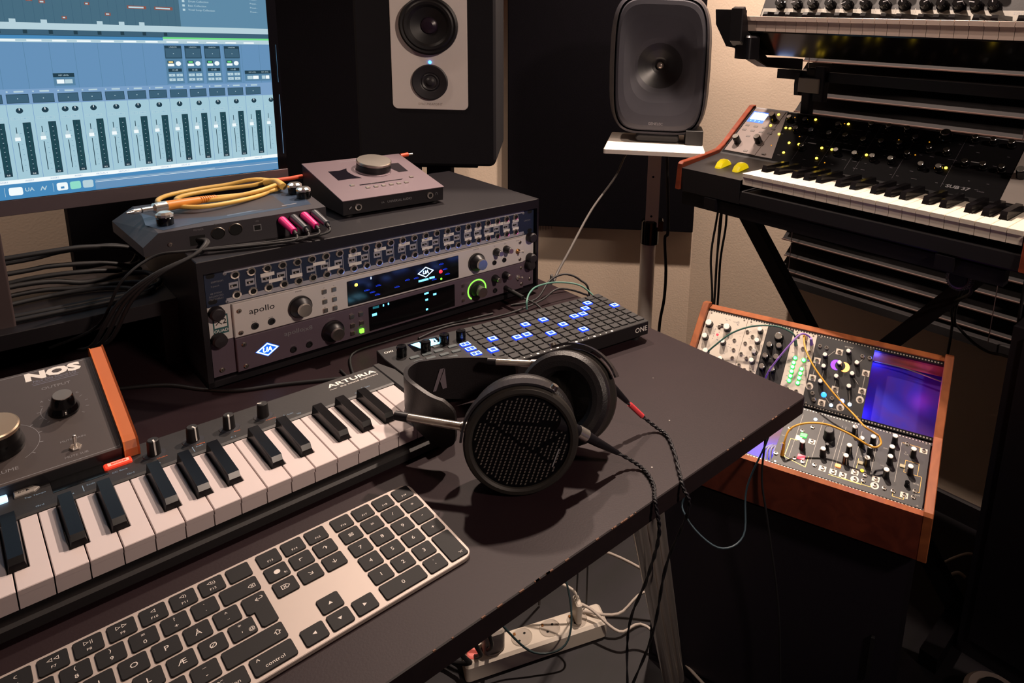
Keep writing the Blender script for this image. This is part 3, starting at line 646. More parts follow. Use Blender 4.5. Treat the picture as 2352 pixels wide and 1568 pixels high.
# ------------------------------------------------------------------ monitor controller with orange cheek
NT = mat('controller_slate', '#443c3b', .5, .15, var=.05)
nang = math.atan2(40, 132)
nos = thing('monitor_controller', 'sloped grey volume controller with an orange side cheek, left of the rack', 'audio device', (140, 213, 0))
m_ = MB(); m_.add([(-120, -2, 4), (88, -2, 4), (88, 134, 4), (-120, 134, 4), (-120, -2, 44), (88, -2, 44), (88, 134, 84), (-120, 134, 84)], [(3, 2, 1, 0), (0, 1, 5, 4), (1, 2, 6, 5), (2, 3, 7, 6), (3, 0, 4, 7), (4, 5, 6, 7)], 0)
obj('body', m_, [BLK], nos)
NM = tr(0, 0, 45) @ Matrix.Rotation(nang, 4, 'X')
m_ = MB(NM @ tr(-140, 0, 0)); m_.prism(rr(210, 140, 3, 3, 125.5, 67), -.8, .6, .2, 0)
z = .7
pr = inset(rr(208, 138, 4, 4, 125.5, 67), 1.5); q = inset(pr, .6)
for i in range(len(pr)): j = (i+1) % len(pr); m_.flat([pr[i], pr[j], q[j], q[i]], z, 1)
m_.text('NOS', 197.5, 128, z, 15.5, 2, bold=.06, ext=1.35, rot=0); m_.text('Nice Old Sound Ltd', 197.5, 119.6, z, 4.6, 3, ext=.9); m_.rect(179.5, 216, 116.2, 116.6, z, 3); m_.rect(180, 215, 113.8, 114.4, z, 3)
m_.text('OUTPUT', 196.5, 106, z, 5.2, 1, ext=1.1); m_.text('MUTE MAIN', 197, 27, z, 3.2, 1, ext=1.1); m_.text('MUTE SUB', 196.5, 6, z, 3.4, 1, ext=1.1); m_.text('VOLUME', 146, 13, z, 5.4, 1, ext=1.1)
for c, r_, b0, b1 in (((150, 44), 25.5, -60, 100), ((197, 71), 16.5, 150, 215)):
    for k in range(20):
        aa = [math.radians(b0+(b1-b0)*(k+t)/20) for t in (0, 1)]
        m_.flat([(c[0]+(r_+w)*math.cos(t), c[1]+(r_+w)*math.sin(t)) for t, w in ((aa[0], 0), (aa[0], .4), (aa[1], .4), (aa[1], 0))], z, 1)
    for k in range(11):
        t = math.radians(225-27*k); m_.flat([(c[0]+rr_*math.cos(t+w), c[1]+rr_*math.sin(t+w)) for rr_, w in ((r_+.5, -.012), (r_+3, -.012), (r_+3, .012), (r_+.5, .012))], z, 1)
m_.text('A', 183, 88, z, 3.5, 1); m_.text('C', 210, 88, z, 3.5, 1); m_.text('B', 196.5, 95, z, 3.5, 1)
obj('top_panel', m_, [NT, GINK, WHT, mat('grey_blue_ink', '#6d6f80', .6)], nos)
ORW = mat('orange_cheek_paint', '#bb6638', .35, var=.05)
for x0_, x1_ in ((89, 101), (-133, -121)):
    pts = [(-4, 6), (-6, 12), (-6, 42), (-3, 49), (4, 52), (134, 92), (140, 90), (142, 84), (142, 6)]
    m_ = MB(frame((x0_, 0, 0), (0, 1, 0), (0, 0, 1))); m_.prism(pts, 0, x1_-x0_, 1.6, 0, b0=1.6); obj('side_cheek', m_, [ORW], nos)
m_ = MB(NM @ tr(57, 69, .6)); m_.lathe([(12.2, 0), (12.2, 3), (10, 8), (8, 17), (7.4, 18.4)], 32, 0); m_.lathe([(7.4, 18.4), (7.2, 19), (0, 19)], 32, 1); m_.box(-.4, .4, -12, -9, 1, 6, 2); obj('knob', m_, [BLKG, STEEL, WHT], nos)
m_ = MB(NM @ tr(8, 44, .6)); m_.lathe([(18, 0), (18, 4), (16, 12), (15.4, 22)], 40, 0); m_.lathe([(15.4, 22), (16.5, 23), (16.2, 26), (15, 27), (0, 27)], 40, 1); obj('knob', m_, [BLKG, mat('champagne_metal', '#cdb9a2', .35, 1.0)], nos)
m_ = MB(NM @ tr(57, 15.5, .6)); m_.prism(circ(4.6, 6), 0, 1.6, .3, 0); m_.rod((0, 0, 1), (.4, 4, 9.5), 1.1, 10, 0, r1=1.6); m_.ball((.4, 4, 9.5), 1.6, 10, 0); obj('toggle_switch', m_, [CHROME], nos)
# ------------------------------------------------------------------ pad sequencer
oa = math.radians(-7); OU = (math.cos(oa), math.sin(oa), 0); OVv = (-math.sin(oa), math.cos(oa), 0)
def OX(u, v, z=0): return Vector((u*OU[0]+v*OVv[0], u*OU[1]+v*OVv[1], z))
o0 = OX(640, 265)
ox = thing('pad_sequencer', 'flat black step sequencer with a grid of pads, some lit blue, beside the rack', 'sequencer', (o0.x, o0.y, 0), OU, OVv)
OT = tr(-640, -265, 0)
OXB = mat('sequencer_black', '#151315', .45, bump=.04)
m_ = MB(OT); m_.prism([(479, 203), (819, 203), (820.5, 205), (820.5, 327), (819, 328.5), (468, 328.5), (468, 300)], 9, 29.5, .8, 0, b0=.8)
m_.text('OXI', 479, 316, 29.6, 6.6, 1, bold=.01); FR_ = frame((0, 202.8, 0), (1, 0, 0), (0, 0, 1)); m_.text('ONE', 806, 20, .1, 11, 1, M=FR_, bold=.005)
for i in range(21):
    u = 603+14.8*.5*i*1.36
    if u < 762: m_.cyl(1.0 if i % 3 else 1.9, 29.5, 29.75, 10, 1, x=u, y=205.5)
m_.cyl(1.6, 29.5, 29.8, 10, 1, x=676, y=324)
obj('body', m_, [OXB, WHT], ox)
for u, v in ((490, 312), (806, 312), (806, 216), (505, 216)): m_ = MB(OT); m_.cyl(6, 0, 9, 12, x=u, y=v); obj('rubber_foot', m_, [RUB], ox)
PADM = mat('pad_rubber', '#171517', .55, var=.05)
pm = MB(); pm.prism(rr(12.2, 12.0, 1.2, 2), 0, 2.0, .5); pmm = pm.mesh('pad', [PADM])
PBL = mat('pad_lit_blue', '#2148d8', .4, emit='#0c34ff', es=1.5, var=0); PBW = mat('pad_lit_edge', '#9ad0ff', .4, emit='#7fb8ff', es=3.5, var=0)
pl = MB(); pl.prism(rr(12.2, 12.0, 1.2, 2), 0, 2.0, .5, 0)
for a, b, c, d in ((-5, 5, -5, -3.4), (-5, 5, 3.4, 5), (-5, -3.2, -3.4, 3.4), (3.2, 5, -3.4, 3.4)): pl.rect(a, b, c, d, 2.06, 1)
plm = pl.mesh('pad', [PBL, PBW])
lit = {(13, 6), (15, 4), (12, 5), (11, 4), (10, 4), (8, 3), (7, 5), (5, 5), (4, 3), (3, 3), (6, 2), (9, 1), (1, 4), (0, 2)}
rest = MB(OT)
for r_ in range(8):
    for c in range(16):
        M = OT @ tr(590+14.8*c, 216.6+14.55*r_, 29.3)
        if (c, r_) in lit: obj('pad', plm, None, ox, M, 'pad glowing blue')
        elif r_ < 6 or (r_ == 6 and c < 10): obj('pad', pmm, None, ox, M)
        else: rest.prism(rr(12.2, 12.0, 1.2, 2, 590+14.8*c, 216.6+14.55*r_), 29.3, 31.3, .5)
tag(obj('pad', rest, [PADM], ox, label='rearmost rows of unlit pads'), kind='stuff')
# three lit track buttons in a column, each a double outline
m_ = MB(); m_.prism(rr(13, 10, 1, 2), 0, 1.6, .4, 0)
for a, b, c, d in ((-6.2, 6.2, -4.6, -3.4), (-6.2, 6.2, 3.4, 4.6), (-6.2, -5, -3.4, 3.4), (5, 6.2, -3.4, 3.4), (-.6, .6, -3.4, 3.4)): m_.rect(a, b, c, d, 1.66, 1)
tb = m_.mesh('track_button', [PBL, PBW])
for i, v in enumerate((280, 264.5, 248.5)): obj('track_button', tb, None, ox, OT @ tr(567.5, v, 29.4), 'bright blue track button')
gb = MB(); gb.prism(rr(12, 6, .8, 2), 0, 1.4, .3, 0); gbm = gb.mesh('button', [mat('smoke_button', '#4a5254', .45)])
for u, v in ((500, 283), (500, 270), (516, 283), (532, 283), (520, 296), (536, 296), (552, 285), (550, 270), (534, 270), (516, 270), (506, 257), (522, 257), (540, 257), (524, 244), (508, 230), (540, 244)): obj('button', gbm, None, ox, OT @ tr(u, v, 29.4))
m_ = MB(OT @ tr(0, 0, 29.4)); m_.box(506, 546, 298, 322, 0, .8, 0, .2); z = .85
m_.flat([(509, 319), (521, 320), (519, 300), (516, 300)], z, 1); m_.flat([(523, 301), (542, 301), (543, 306), (527, 307)], z, 1); m_.rect(527, 531, 309, 320, z, 1); m_.flat([(533, 309), (537, 309), (540, 319), (535, 320)], z, 1); m_.rect(540, 542, 309, 319, z, 1); m_.rect(524, 541, 307.5, 308.6, z, 2)
obj('display', m_, [BLKG, CYAN_E, WHTB_E], ox)
kb2 = MB(); kb2.lathe([(6.4, 0), (6.4, 12), (5.8, 13.6), (0, 13.8)], 24, 0); kb2m = kb2.mesh('knob', [BLKG])
for u, v in ((489, 297), (519, 293), (547, 299), (570, 298)): obj('knob', kb2m, None, ox, OT @ tr(u, v, 29.4))
# ------------------------------------------------------------------ small leads on the desk
def lead(pts, r, m, label, name='cable', n=7, sub=6, group=None, extra=None, mats=None):
    g = MB(); g.tube(pts, r, n, 0, sub)
    if extra: extra(g)
    return single(name, g, mats or [m], label, 'cable', group)
GLEAD = mat('teal_green_lead', '#4f7d70', .5)
lead([(725, 243, 33), (727, 246, 44), (745, 262, 48), (775, 280, 46), (815, 281, 42), (848, 262, 34), (860, 236, 16), (862, 215, 2), (866, 190, 2)], 1.4, GLEAD, 'thin green lead arching over the back of the pad sequencer', 'patch_cable')
lead([(590, 318, 1.6), (640, 326, 1.6), (700, 310, 2), (750, 298, 6), (800, 300, 10), (835, 300, 20), (880, 292, 3), (905, 298, -22), (930, 310, -120), (940, 320, -400), (950, 330, -735)], 1.7, RUB, 'black lead running behind the pad sequencer and off the desk edge')
lead([(760, 330, 1.8), (800, 316, 6), (840, 330, 24), (870, 326, 30), (893, 312, 18), (905, 300, -10), (915, 310, -140), (920, 330, -735)], 1.8, RUB, 'black lead looping up at the right rear edge of the desk')
lead([(470, 300, 1.6), (472, 265, 1.8), (500, 332, 1.8), (560, 338, 1.6), (640, 334, 1.6), (720, 322, 1.6)], 1.6, RUB, 'thin black lead curling between the rack and the small keyboard')
lead([(250, 430, 2.2), (300, 400, 2.2), (330, 360, 2.2), (360, 330, 2.2), (400, 312, 2.2), (440, 290, 2.2), (478, 270, 2.2), (488, 262, 2.2)], 2.2, RUB, 'black lead lying on the desk left of the rack front')
# ------------------------------------------------------------------ headphones
LEA = mat('black_leather', '#1a1719', .42, var=.1, bump=.18, bscale=700)
HPB = mat('headphone_housing', '#35322f', .42, .3); HPG = mat('grille_metal', '#0d0d10', .4, .6)
GDOT = mat('grille_glint', '#b0a89c', .3, .8, var=.5, vscale=900)
hp = thing('headphones', 'large black open-back headphones resting on the desk beside the small keyboard', 'headphones', (540, 30, 0))
HT = tr(-540, -30, 0)
n1 = Vector((-.607, -.794, .12)).normalized(); u1 = Vector((.794, -.607, 0)); F1 = HT @ frame((496, -46, 56), u1, n1.cross(u1))
w2 = Vector((.77, .46, -.42)).normalized(); u2 = Vector((-.513, .858, 0)); C2 = Vector((561, -25, 66))+w2*46; F2 = HT @ frame(tuple(C2), u2, w2.cross(u2))
def cup(F, grille):
    F = F @ tr(0, 0, 0) @ (Matrix.Diagonal((1, 1, .84, 1)) if grille else Matrix.Diagonal((.94, .94, .84, 1)))
    m_ = MB(F)
    m_.lathe([(46, -1.5), (46.6, 1.0), (49, 2.6), (52.6, 1.6), (54.6, -1.5), (54.6, -9), (52.5, -14), (50, -25), (48, -28), (0, -28)], 64, 0)
    c = obj('ear_cup', m_, [HPB], hp)
    m_ = MB(F); m_.lathe([(46.5, -1.2), (0, -.6)], 56, 0)
    if grille:
        for i in range(-16, 17):
            for j in range(-22, 23):
                x = i*4.3+j*.95; y = j*2.9-i*.5
                if x*x+y*y > 43.5**2: continue
                d1 = abs(y+.10*x-19); d2 = abs(y+.72*x+2); d3 = abs(y-.55*x+16)
                if (d1 < 1.8 and x > -20) or d2 < 1.8 and x > -34 or d3 < 1.8 and x > 8: continue
                m_.flat([(x-1.05, y-.95), (x+.35, y-.95), (x+1.05, y+.95), (x-.35, y+.95)], -.35, 1)
        m_.flat([(29, -27), (30.2, -27), (36.5, -9), (35.3, -9)], -.3, 2)
    g = obj('grille', m_, [HPG, GDOT, GINK], c)
    m_ = MB(F); m_.lathe([(50, -27.5), (52.5, -30), (53.5, -38), (52.5, -46), (48, -51), (42, -52), (36, -50), (31, -44), (29.5, -34), (29.5, -28), (0, -28)], 56, 0)
    obj('ear_pad', m_, [LEA], hp); return c
cup(F1, True); cup(F2, False)
for F, a0, a1 in ((F1, 178, 58), (F2, 150, 62)):
    m_ = MB(F); N = 22
    R0, R1 = 55.6, 57.8
    vs_ = []
    for i in range(N+1):
        a = math.radians(a0+(a1-a0)*i/N); c, s = math.cos(a), math.sin(a); hw = 6.5 if i > 1 else 8
        vs_ += [(R0*c, R0*s, -8-hw), (R1*c, R1*s, -8-hw), (R1*c, R1*s, -8+hw), (R0*c, R0*s, -8+hw)]
    fs = [(i*4+k, i*4+(k+1) % 4, i*4+4+(k+1) % 4, i*4+4+k) for i in range(N) for k in range(4)]+[(0, 1, 2, 3), (N*4+3, N*4+2, N*4+1, N*4)]
    m_.add(vs_, fs, 0, False); a = math.radians(a1)
    m_.rod((56*math.cos(a), 56*math.sin(a), -8), (61*math.cos(a), 61*math.sin(a), -8), 4.2, 16, 1, r1=3.4)
    obj('yoke', m_, [mat('yoke_metal', '#3c3a3e', .35, .6), STEEL], hp)
for p0, p1 in (((466, 10, 59), (426, 66, 62)), ((592, 62, 62), (559, 101, 61))):
    p0 = Vector(p0); p1 = Vector(p1); d = p1-p0; m_ = MB(HT)
    m_.rod(p0-d*.22, p0, 5.8, 16, 1, r1=5.2); m_.rod(p0, p0+d*.8, 4.1, 16, 0); m_.rod(p0+d*.8, p1, 4.6, 16, 2)
    obj('slider_rod', m_, [CHROME, STEEL, BLK], hp, label='chrome slider rod')
band = smooth([(474, 33, 44), (466, 44, 46), (459, 56, 50), (454, 78, 57), (458, 102, 58), (470, 124, 56), (486, 135, 52), (503, 137, 45), (527, 134, 38), (553, 125, 33), (573, 111, 31), (584, 96, 32), (588, 84, 34)], 8)
def strip(pts, hw, th, prof=lambda t: 1.0):
    m_ = MB(HT); N = len(pts); vs_ = []
    for i, p in enumerate(pts):
        a = pts[max(i-1, 0)]; b = pts[min(i+1, N-1)]; t = (b-a).normalized(); s = Vector((t.y, -t.x, 0)).normalized(); up = Vector((0, 0, 1)); h = hw*prof(i/(N-1))
        for q in ((s*-th/2+up*(-h)), (s*th/2+up*(-h)), (s*th/2+up*h), (s*-th/2+up*h)): vs_.append(p+q)
    fs = [(i*4+k, i*4+(k+1) % 4, i*4+4+(k+1) % 4, i*4+4+k) for i in range(N-1) for k in range(4)]+[(0, 3, 2, 1), (N*4-4, N*4-3, N*4-2, N*4-1)]
    m_.add(vs_, fs, 0, False); return m_
sb = strip(band, 27, 4.5, lambda t: (1.0-.34*math.exp(-((t-.42)/.17)**2))*(.4+.6*min(1, t/.08)**.5)*(.5+.5*min(1, (1-t)/.08)**.5))
stp = obj('headband_strap', sb, [LEA], hp)
m_ = MB(HT @ frame((514, 132.6, 41), (.99, -.12, 0), (0, 0, 1))); 
m_.flat([(-8, -13), (-4, -13), (6, 13), (1, 13)], 0, 0); m_.flat([(1, -2), (4, -13), (9, -13), (7, 13)], 0, 0); obj('emblem', m_, [mat('grey_emblem', '#6a6068', .5)], stp)
# connectors and braided leads (one lead from each cup, both run over the desk edge)
BR = mat('braided_black', '#16141a', .4, var=.8, vscale=700, bump=.6, bscale=900)
for k, (a, b, c, path, red) in enumerate((((524, -62, 73), (549, -68, 55), (567, -75, 39), [(567, -75, 39), (597, -84, 14), (608, -98, 4), (606, -112, 2.6), (597, -128, 2.6), (586, -139, 2.6), (581, -146, -2), (588, -146, -40), (640, -90, -160), (690, -20, -330), (660, -60, -480), (760, 60, -600), (800, 110, -735)], 0),
                                        ((606, -12, 88), (618, -22, 73), (629, -36, 58), [(629, -36, 58), (648, -45, 34), (661, -52, 18), (672, -64, 5), (672, -80, 2.6), (656, -104, 2.6), (632, -132, 2.6), (622, -146, -3), (628, -150, -30), (660, -100, -150), (690, -60, -300), (720, 10, -500), (780, 90, -735)], 1))):
    a, b, c = Vector(a), Vector(b), Vector(c); m_ = MB(HT)
    m_.rod(a, b, 8, 16, 0, r1=5.6); m_.rod(b, b+(c-b)*.45, 6.2, 16, 1); m_.rod(b+(c-b)*.45, c, 5.4, 16, 0, r1=4.6)
    d = (Vector(path[1])-c); m_.rod(c, c+d*.8, 4.6, 14, 0, r1=2.6)
    if red: q = Vector(path[2]); m_.rod(c+d*.95, q, 2.9, 12, 2)
    obj('lead_connector', m_, [BLK, CHROME, mat('red_sleeve', '#d8434a', .5)], hp, label='connector with a red sleeve' if red else 'connector with a chrome collar')
    m_ = MB(HT); P_ = smooth(path, 8)
    for s_ in (0, 1):
        Q = []
        for i, p in enumerate(P_):
            ph = i*1.25+s_*math.pi; t = (P_[min(i+1, len(P_)-1)]-P_[max(i-1, 0)]).normalized(); x = t.cross(Vector((0, 0, 1))); x = x.normalized() if x.length > .1 else Vector((1, 0, 0)); y = x.cross(t)
            Q.append(p+x*(.95*math.cos(ph))+y*(.95*math.sin(ph)))
        m_.tube(Q, 1.25, 6, 0, 2)
    obj('braided_lead', m_, [BR], hp)

# ------------------------------------------------------------------ computer monitor
ma = math.radians(1.5); MU = Vector((math.cos(ma), math.sin(ma), 0)); MO = Vector((515, 600, 209))
mo = thing('computer_monitor', 'large computer monitor glowing blue with mixer software on its screen', 'monitor', (235, 690, 90), MU, (-MU.y, MU.x, 0))
Minv = frame((235, 690, 90), MU, (-MU.y, MU.x, 0)).inverted()
MF = Minv @ frame(tuple(MO), MU, (0, 0, 1))
def es(name, c, e=None, s=1.0): return mat('screen_'+name, '#050505', .25, emit=e or c, es=s, var=0, spec=.3)
SC = [es('base', '#6590b8'), es('mixer', '#a3c8d6'), es('pane', '#7a9fc6'), es('slate', '#3c5f75'), es('white', '#e8f0f2', None, 1.1), es('dark', '#203c4a'), es('meter', '#1f4650'), es('line', '#55809f'), es('green', '#6fdc86'), es('red', '#8a5248'),
      es('top', '#456a7e'), es('dock', '#4688ba'), es('pale', '#b6d0da'), es('yellow', '#f0d890'), es('mint', '#90dcc8'), es('side', '#5d88a4')]
m_ = MB(MF); R = m_.rect
m_.box(-597, 0, 0, 336, -1.5, 0, 5)
z = .05; X0 = -597
R(X0, 0, 19, 24, z, 4); R(X0, 0, 24, 115.5, z, 1); R(X0, 0, 115.5, 134, z, 2); R(X0, 0, 134, 190, z, 0); R(X0, 0, 190, 194, z, 12); R(X0, -135, 194, 198, z, 11); R(-135, 0, 196, 198.5, z, 8); R(-135, 0, 194, 196, z, 12)
R(X0, 0, 198.5, 200, z, 8) if 0 else R(X0, 0, 198.5, 205, z, 3); R(X0, 0, 205, 213, z, 12); R(X0, -112, 213, 336, z, 10); R(-112, 0, 213, 336, z, 15); R(X0, 0, 0, 19, z, 11)
for i in range(40): R(-118-i*9.2, -117.6-i*9.2, 213, 336, z+.02, 3)
for i in range(23): m_.rect(-300+24.1*i-300*0-2, -298+24.1*i, 200, 204.5, z+.02, 5) if i < 8 else None
random.seed(11)
for i in range(46):
    x = -590+i*11+random.uniform(-3, 3)
    if x > -185: break
    y = random.choice([232, 238, 240, 246, 220, 226, 252, 258, 264]); w = random.choice([5, 6, 7])
    R(x, x+w, y-1.8, y+1.8, z+.04, 9); R(x+1, x+w-1.5, y-.8, y+.9, z+.06, 12)
for x in (-171, -141): R(x, x+21, 234, 238, z+.04, 9); R(x+1.5, x+18, 235, 237, z+.06, 12)
for x in (-286, -257, -202, -179, -157): R(x-3, x+3, 212, 217, z+.04, 12)
for i, (a, b) in enumerate(((7, 36), (7, 26), (8, 30), (6, 26), (7, 33))):
    y = 235.5+5.8*i; R(-108, -105, y-1.4, y+1.4, z+.03, 12); m_.text(('Vocal Loop Collection', 'Bass Collection', 'Drum Collection', 'Velocity Collection', 'Synth Collection')[i], -103+b*.5, y, z+.03, 3.6, 12); m_.text('Preset...', -17, y+1, z+.03, 3.2, 12)
PITCH = 24.1
for i in range(-12, 14):
    x = -304+PITCH*i; 
    if x < -597: continue
    R(x, x+.5, 24, 115.5, z+.03, 2); R(x, x+.4, 134, 190, z+.03, 7)
    if x+22.5 < 0:
        R(x+1.5, x+22, 117, 128, z+.03, 5); R(x+2, x+21.5, 117.6, 127.4, z+.04, 3); R(x+11.2, x+12.2, 122, 123, z+.05, 12); R(x+9, x+18, 130, 132, z+.03, 12); R(x+2, x+3.6, 130.2, 131.8, z+.03, 12)
        R(x+4, x+18, 191, 193, z+.03, 4)
    for px_ in ((x+11.6,) if i != 2 else (x+7, x+17)):
        if px_ < -3: m_.flat(circ(3.4, 18, px_, 108), z+.04, 5); m_.flat([(px_-.4, 108.3), (px_+.4, 108.3), (px_+.4, 111), (px_-.4, 111)], z+.05, 4)
    for q in (2.6, 12): 
        if x+q+7.5 < 0: R(x+q, x+q+7.5, 97, 100, z+.03, 12); R(x+q+.3, x+q+7.2, 97.3, 99.7, z+.04, 1); m_.text('S' if q < 5 else 'M', x+q+3.7, 98.5, z+.05, 2.0, 2)
    if x+13 < 0:
        R(x+5.6, x+6.4, 33, 88, z+.03, 5); R(x+5.3, x+6.7, 69, 76, z+.035, 1); m_.flat([(x+3.4, 71.2), (x+8.6, 71.2), (x+8.6, 75.6), (x+3.4, 75.6)], z+.05, 4); m_.flat([(x+3.8, 75.6), (x+8.2, 75.6), (x+7.4, 80.5), (x+4.6, 80.5)], z+.05, 12)
        for k in range(8): R(x+8.8, x+10.2, 34+k*6.6, 34.4+k*6.6, z+.03, 7)
    if x+20 < 0:
        R(x+12.6, x+20.2, 28, 93.4, z+.03, 5); R(x+13.2, x+16, 33, 92.8, z+.04, 6); R(x+16.8, x+19.6, 33, 92.8, z+.04, 6); m_.text('0.0', x+16.4, 30, z+.05, 2.6, 4)
        for k in range(10): R(x+15.8, x+17, 36+k*5.6, 36.5+k*5.6, z+.05, 12)
    if x+20 < 0: m_.text('ADAT %d' % (i+13) if i > 6 else 'VIRTUAL %d' % (i+1) if i > 2 else 'INSERT', x+11, 21.6, z+.03, 2.6, 2)
for x in (-134.6, -110.8, -86.8, -61.6):
    R(x, x+20, 136, 187.5, z+.05, 7); R(x, x+20, 170, 187.3, z+.06, 5); R(x+.8, x+19.2, 171, 183.5, z+.07, 3); m_.text('UNISON', x+10, 185.3, z+.08, 2.4, 12); R(x+9.5, x+10.5, 176, 177, z+.08, 12)
    R(x+2, x+9.5, 163.4, 167, z+.07, 5); R(x+3.2, x+8.4, 164, 166.3, z+.08, 13 if x < -130 else 8); R(x+2, x+9.5, 159.6, 162.8, z+.07, 4); m_.flat(circ(3.2, 18, x+14.6, 163), z+.08, 4); m_.text('10 dB', x+10, 154.3, z+.09, 3, 12); R(x+2, x+18, 152, 156.4, z+.07, 5)
    for a in (2, 11):
        for y in (145.6, 139.4): R(x+a, x+a+7.4, y, y+3.6, z+.07, 12); R(x+a+3, x+a+4.4, y+1, y+2.4, z+.08, 2)
for x, hi in ((-256, 1), (-36.6, 0), (-16.5, 0)):
    w = 21 if x < -17 else 16; R(x, x+w, 137, 152.4, z+.05, 7); R(x, x+w, 147.4, 152.2, z+.06, 5); m_.text('REF LEVEL', x+w/2, 149.8, z+.07, 2.3, 12); R(x+3, x+w/2-.3, 139.6, 144.6, z+.07, 4 if x < -200 else 12); R(x+w/2+.3, x+w-2.5, 139.6, 144.6, z+.07, 12 if x < -200 else 4)
R(-229, -.6, 1.2, 14.6, z+.04, 0); R(-229, -.6, 10.6, 11.1, z+.05, 4); R(-228, -88, 12.2, 12.8, z+.05, 12)
for x, c in ((-307.6, 4), (-262.8, 4), (-249.5, 14), (-236.5, 12)): m_.flat(rr(11 if x > -300 else 13, 10, 2, 3, x, 9.6), z+.05, c)
m_.text('UA', -294.5, 10.4, z+.06, 6.4, 12, bold=.02); m_.text('N', -281.2, 10, z+.06, 7, 12, bold=.03, shear=.4); R(-272, -271.6, 4, 15, z+.05, 12); R(-264.5, -261, 6.8, 9.5, z+.07, 11); R(-318, -317.6, 4, 15, z+.05, 12); R(-309, -304, 5, 14.5, z+.045, 4)
obj('screen', m_, SC, mo)
GLB = mat('bezel_black', '#0c0b0e', .2); CHIN = mat('chin_grey', '#6d6165', .35, .5)
m_ = MB(MF); m_.box(-611, 14, -2, 350, -2.2, -1.6, 0); obj('bezel', m_, [GLB], mo)
m_ = MB(MF); m_.box(-611, 14, -20, -.8, -9, .3, 0, .5); obj('chin', m_, [CHIN], mo)
m_ = MB(MF); m_.box(-611, 14, -20, 350, -18, -2.3, 0, 0, r=4); m_.add([(-590, 0, -18), (-10, 0, -18), (-10, 330, -18), (-590, 330, -18), (-480, 60, -42), (-120, 60, -42), (-120, 270, -42), (-480, 270, -42)], [(0, 1, 5, 4), (1, 2, 6, 5), (2, 3, 7, 6), (3, 0, 4, 7), (4, 5, 6, 7)], 0); obj('back_shell', m_, [CHIN], mo)
m_ = MB(); m_.box(-300, -120, -60, 60, 0, 6, 0, 1, r=6); m_.bar((-210, 10, 6), (-210, -38, 260), 150, 8, 0); obj('stand', m_, [CHIN], mo)
# ------------------------------------------------------------------ shelf, boxes, cables behind the small keyboard
m_ = MB(); m_.box(-520, 333, 450, 640, 72, 90, 0, .6); SHM = mat('shelf_black', '#191519', .45, var=.15)
sh = thing('desk_shelf', 'low black shelf bridging the rear of the desk under the monitor', 'shelf', (-90, 545, 0))
m_.v = [v-Vector((-90, 545, 0)) for v in m_.v]; obj('shelf_board', m_, [SHM], sh)
for x in (-520, -100, 315): m_ = MB(tr(90, -545, 0)); m_.box(x, x+18, 456, 636, 0, 72, 0); obj('shelf_support', m_, [SHM], sh)
m_ = MB(tr(90, -545, 0)); m_.box(-500, 315, 630, 636, 0, 72, 0); obj('back_panel', m_, [BLKM], sh)
m_ = MB(); m_.box(45, 182, 470, 560, 90, 200, 0, 2, r=2); m_.box(60, 170, 469.6, 470, 105, 190, 1)
single('speaker_box', m_, [mat('taupe_box', '#4a3d3d', .55), BLKM], 'taupe-grey box standing on the low shelf under the monitor at the left edge', 'box')
BUN = [([(-300, 560, 150), (-60, 565, 150), (120, 562, 144), (221, 560, 145), (264, 562, 143), (309, 566, 131), (322, 572, 110), (300, 600, 96)], 3.4), ([(-300, 575, 138), (0, 570, 140), (187, 570, 136), (240, 566, 141), (290, 566, 139), (318, 575, 122), (310, 590, 98)], 3.0),
       ([(-300, 540, 132), (0, 548, 130), (187, 558, 126), (228, 560, 126), (282, 562, 117), (318, 572, 98), (300, 604, 95)], 3.2), ([(-250, 530, 96), (0, 530, 104), (193, 556, 110), (259, 560, 97), (305, 556, 100), (325, 540, 98), (320, 500, 95), (240, 490, 94), (0, 500, 94)], 3.4),
       ([(-250, 520, 94), (60, 530, 94), (191, 556, 99), (249, 552, 94), (300, 536, 94), (318, 510, 94), (290, 480, 94), (100, 478, 94)], 3.2), ([(-250, 508, 94), (60, 514, 94), (200, 540, 94), (256, 538, 94), (288, 520, 94), (300, 500, 94)], 3.0), ([(-250, 590, 106), (120, 585, 104), (210, 582, 108), (262, 580, 105), (300, 588, 95)], 3.4)]
for i, (p, r_) in enumerate(BUN):
    lead(p, r_, RUB, 'thick black audio cable in the bundle looping behind the low shelf under the monitor', 'cable', 8, 7, 'cable bundle on the low shelf')
# ------------------------------------------------------------------ left loudspeaker on a stand
SO = Vector((831.8, 695.5, 279.9)); SU = Vector((.7771, -.6293, 0)); SN = Vector((-.6293, -.7771, 0))
SPC = mat('speaker_vinyl', '#121015', .85, spec=.25, var=.12, vscale=40); SPP = mat('speaker_plate', '#d9d0cb', .5, .05, var=.02)
spb = SO-SN*135; sp = thing('loudspeaker', 'black studio loudspeaker with a silver front plate and blue light, behind the rack', 'loudspeaker', (spb.x, spb.y, 162), SU, -SN)
SF = frame((spb.x, spb.y, 162), SU, -SN).inverted() @ frame(tuple(SO), SU, (0, 0, 1))
m_ = MB(SF); m_.prism(rr(264, 536, 14, 5, -3, 150), -270, 0, 5, 0, b0=5); obj('cabinet', m_, [SPC], sp)
m_ = MB(SF); m_.prism(rr(143, 320, 10, 5, 4, 155), 0, 3, 1, 0); m_.text('EVALUNSAPOINT', 4, 5.6, 3.05, 6.6, 1, ext=.88); pt = obj('front_plate', m_, [SPP, mat('plate_ink', '#8a7c76', .5)], sp)
m_ = MB(SF @ tr(4.5, 154.5, 3)); m_.lathe([(54.5, 0), (54.5, 10), (51, 12), (47, 11), (44, 13), (39, 12), (34, 7.5), (16, 1.5)], 48, 0); m_.lathe([(16, 1.5), (14, 4), (8, 6.4), (0, 7.2)], 32, 1)
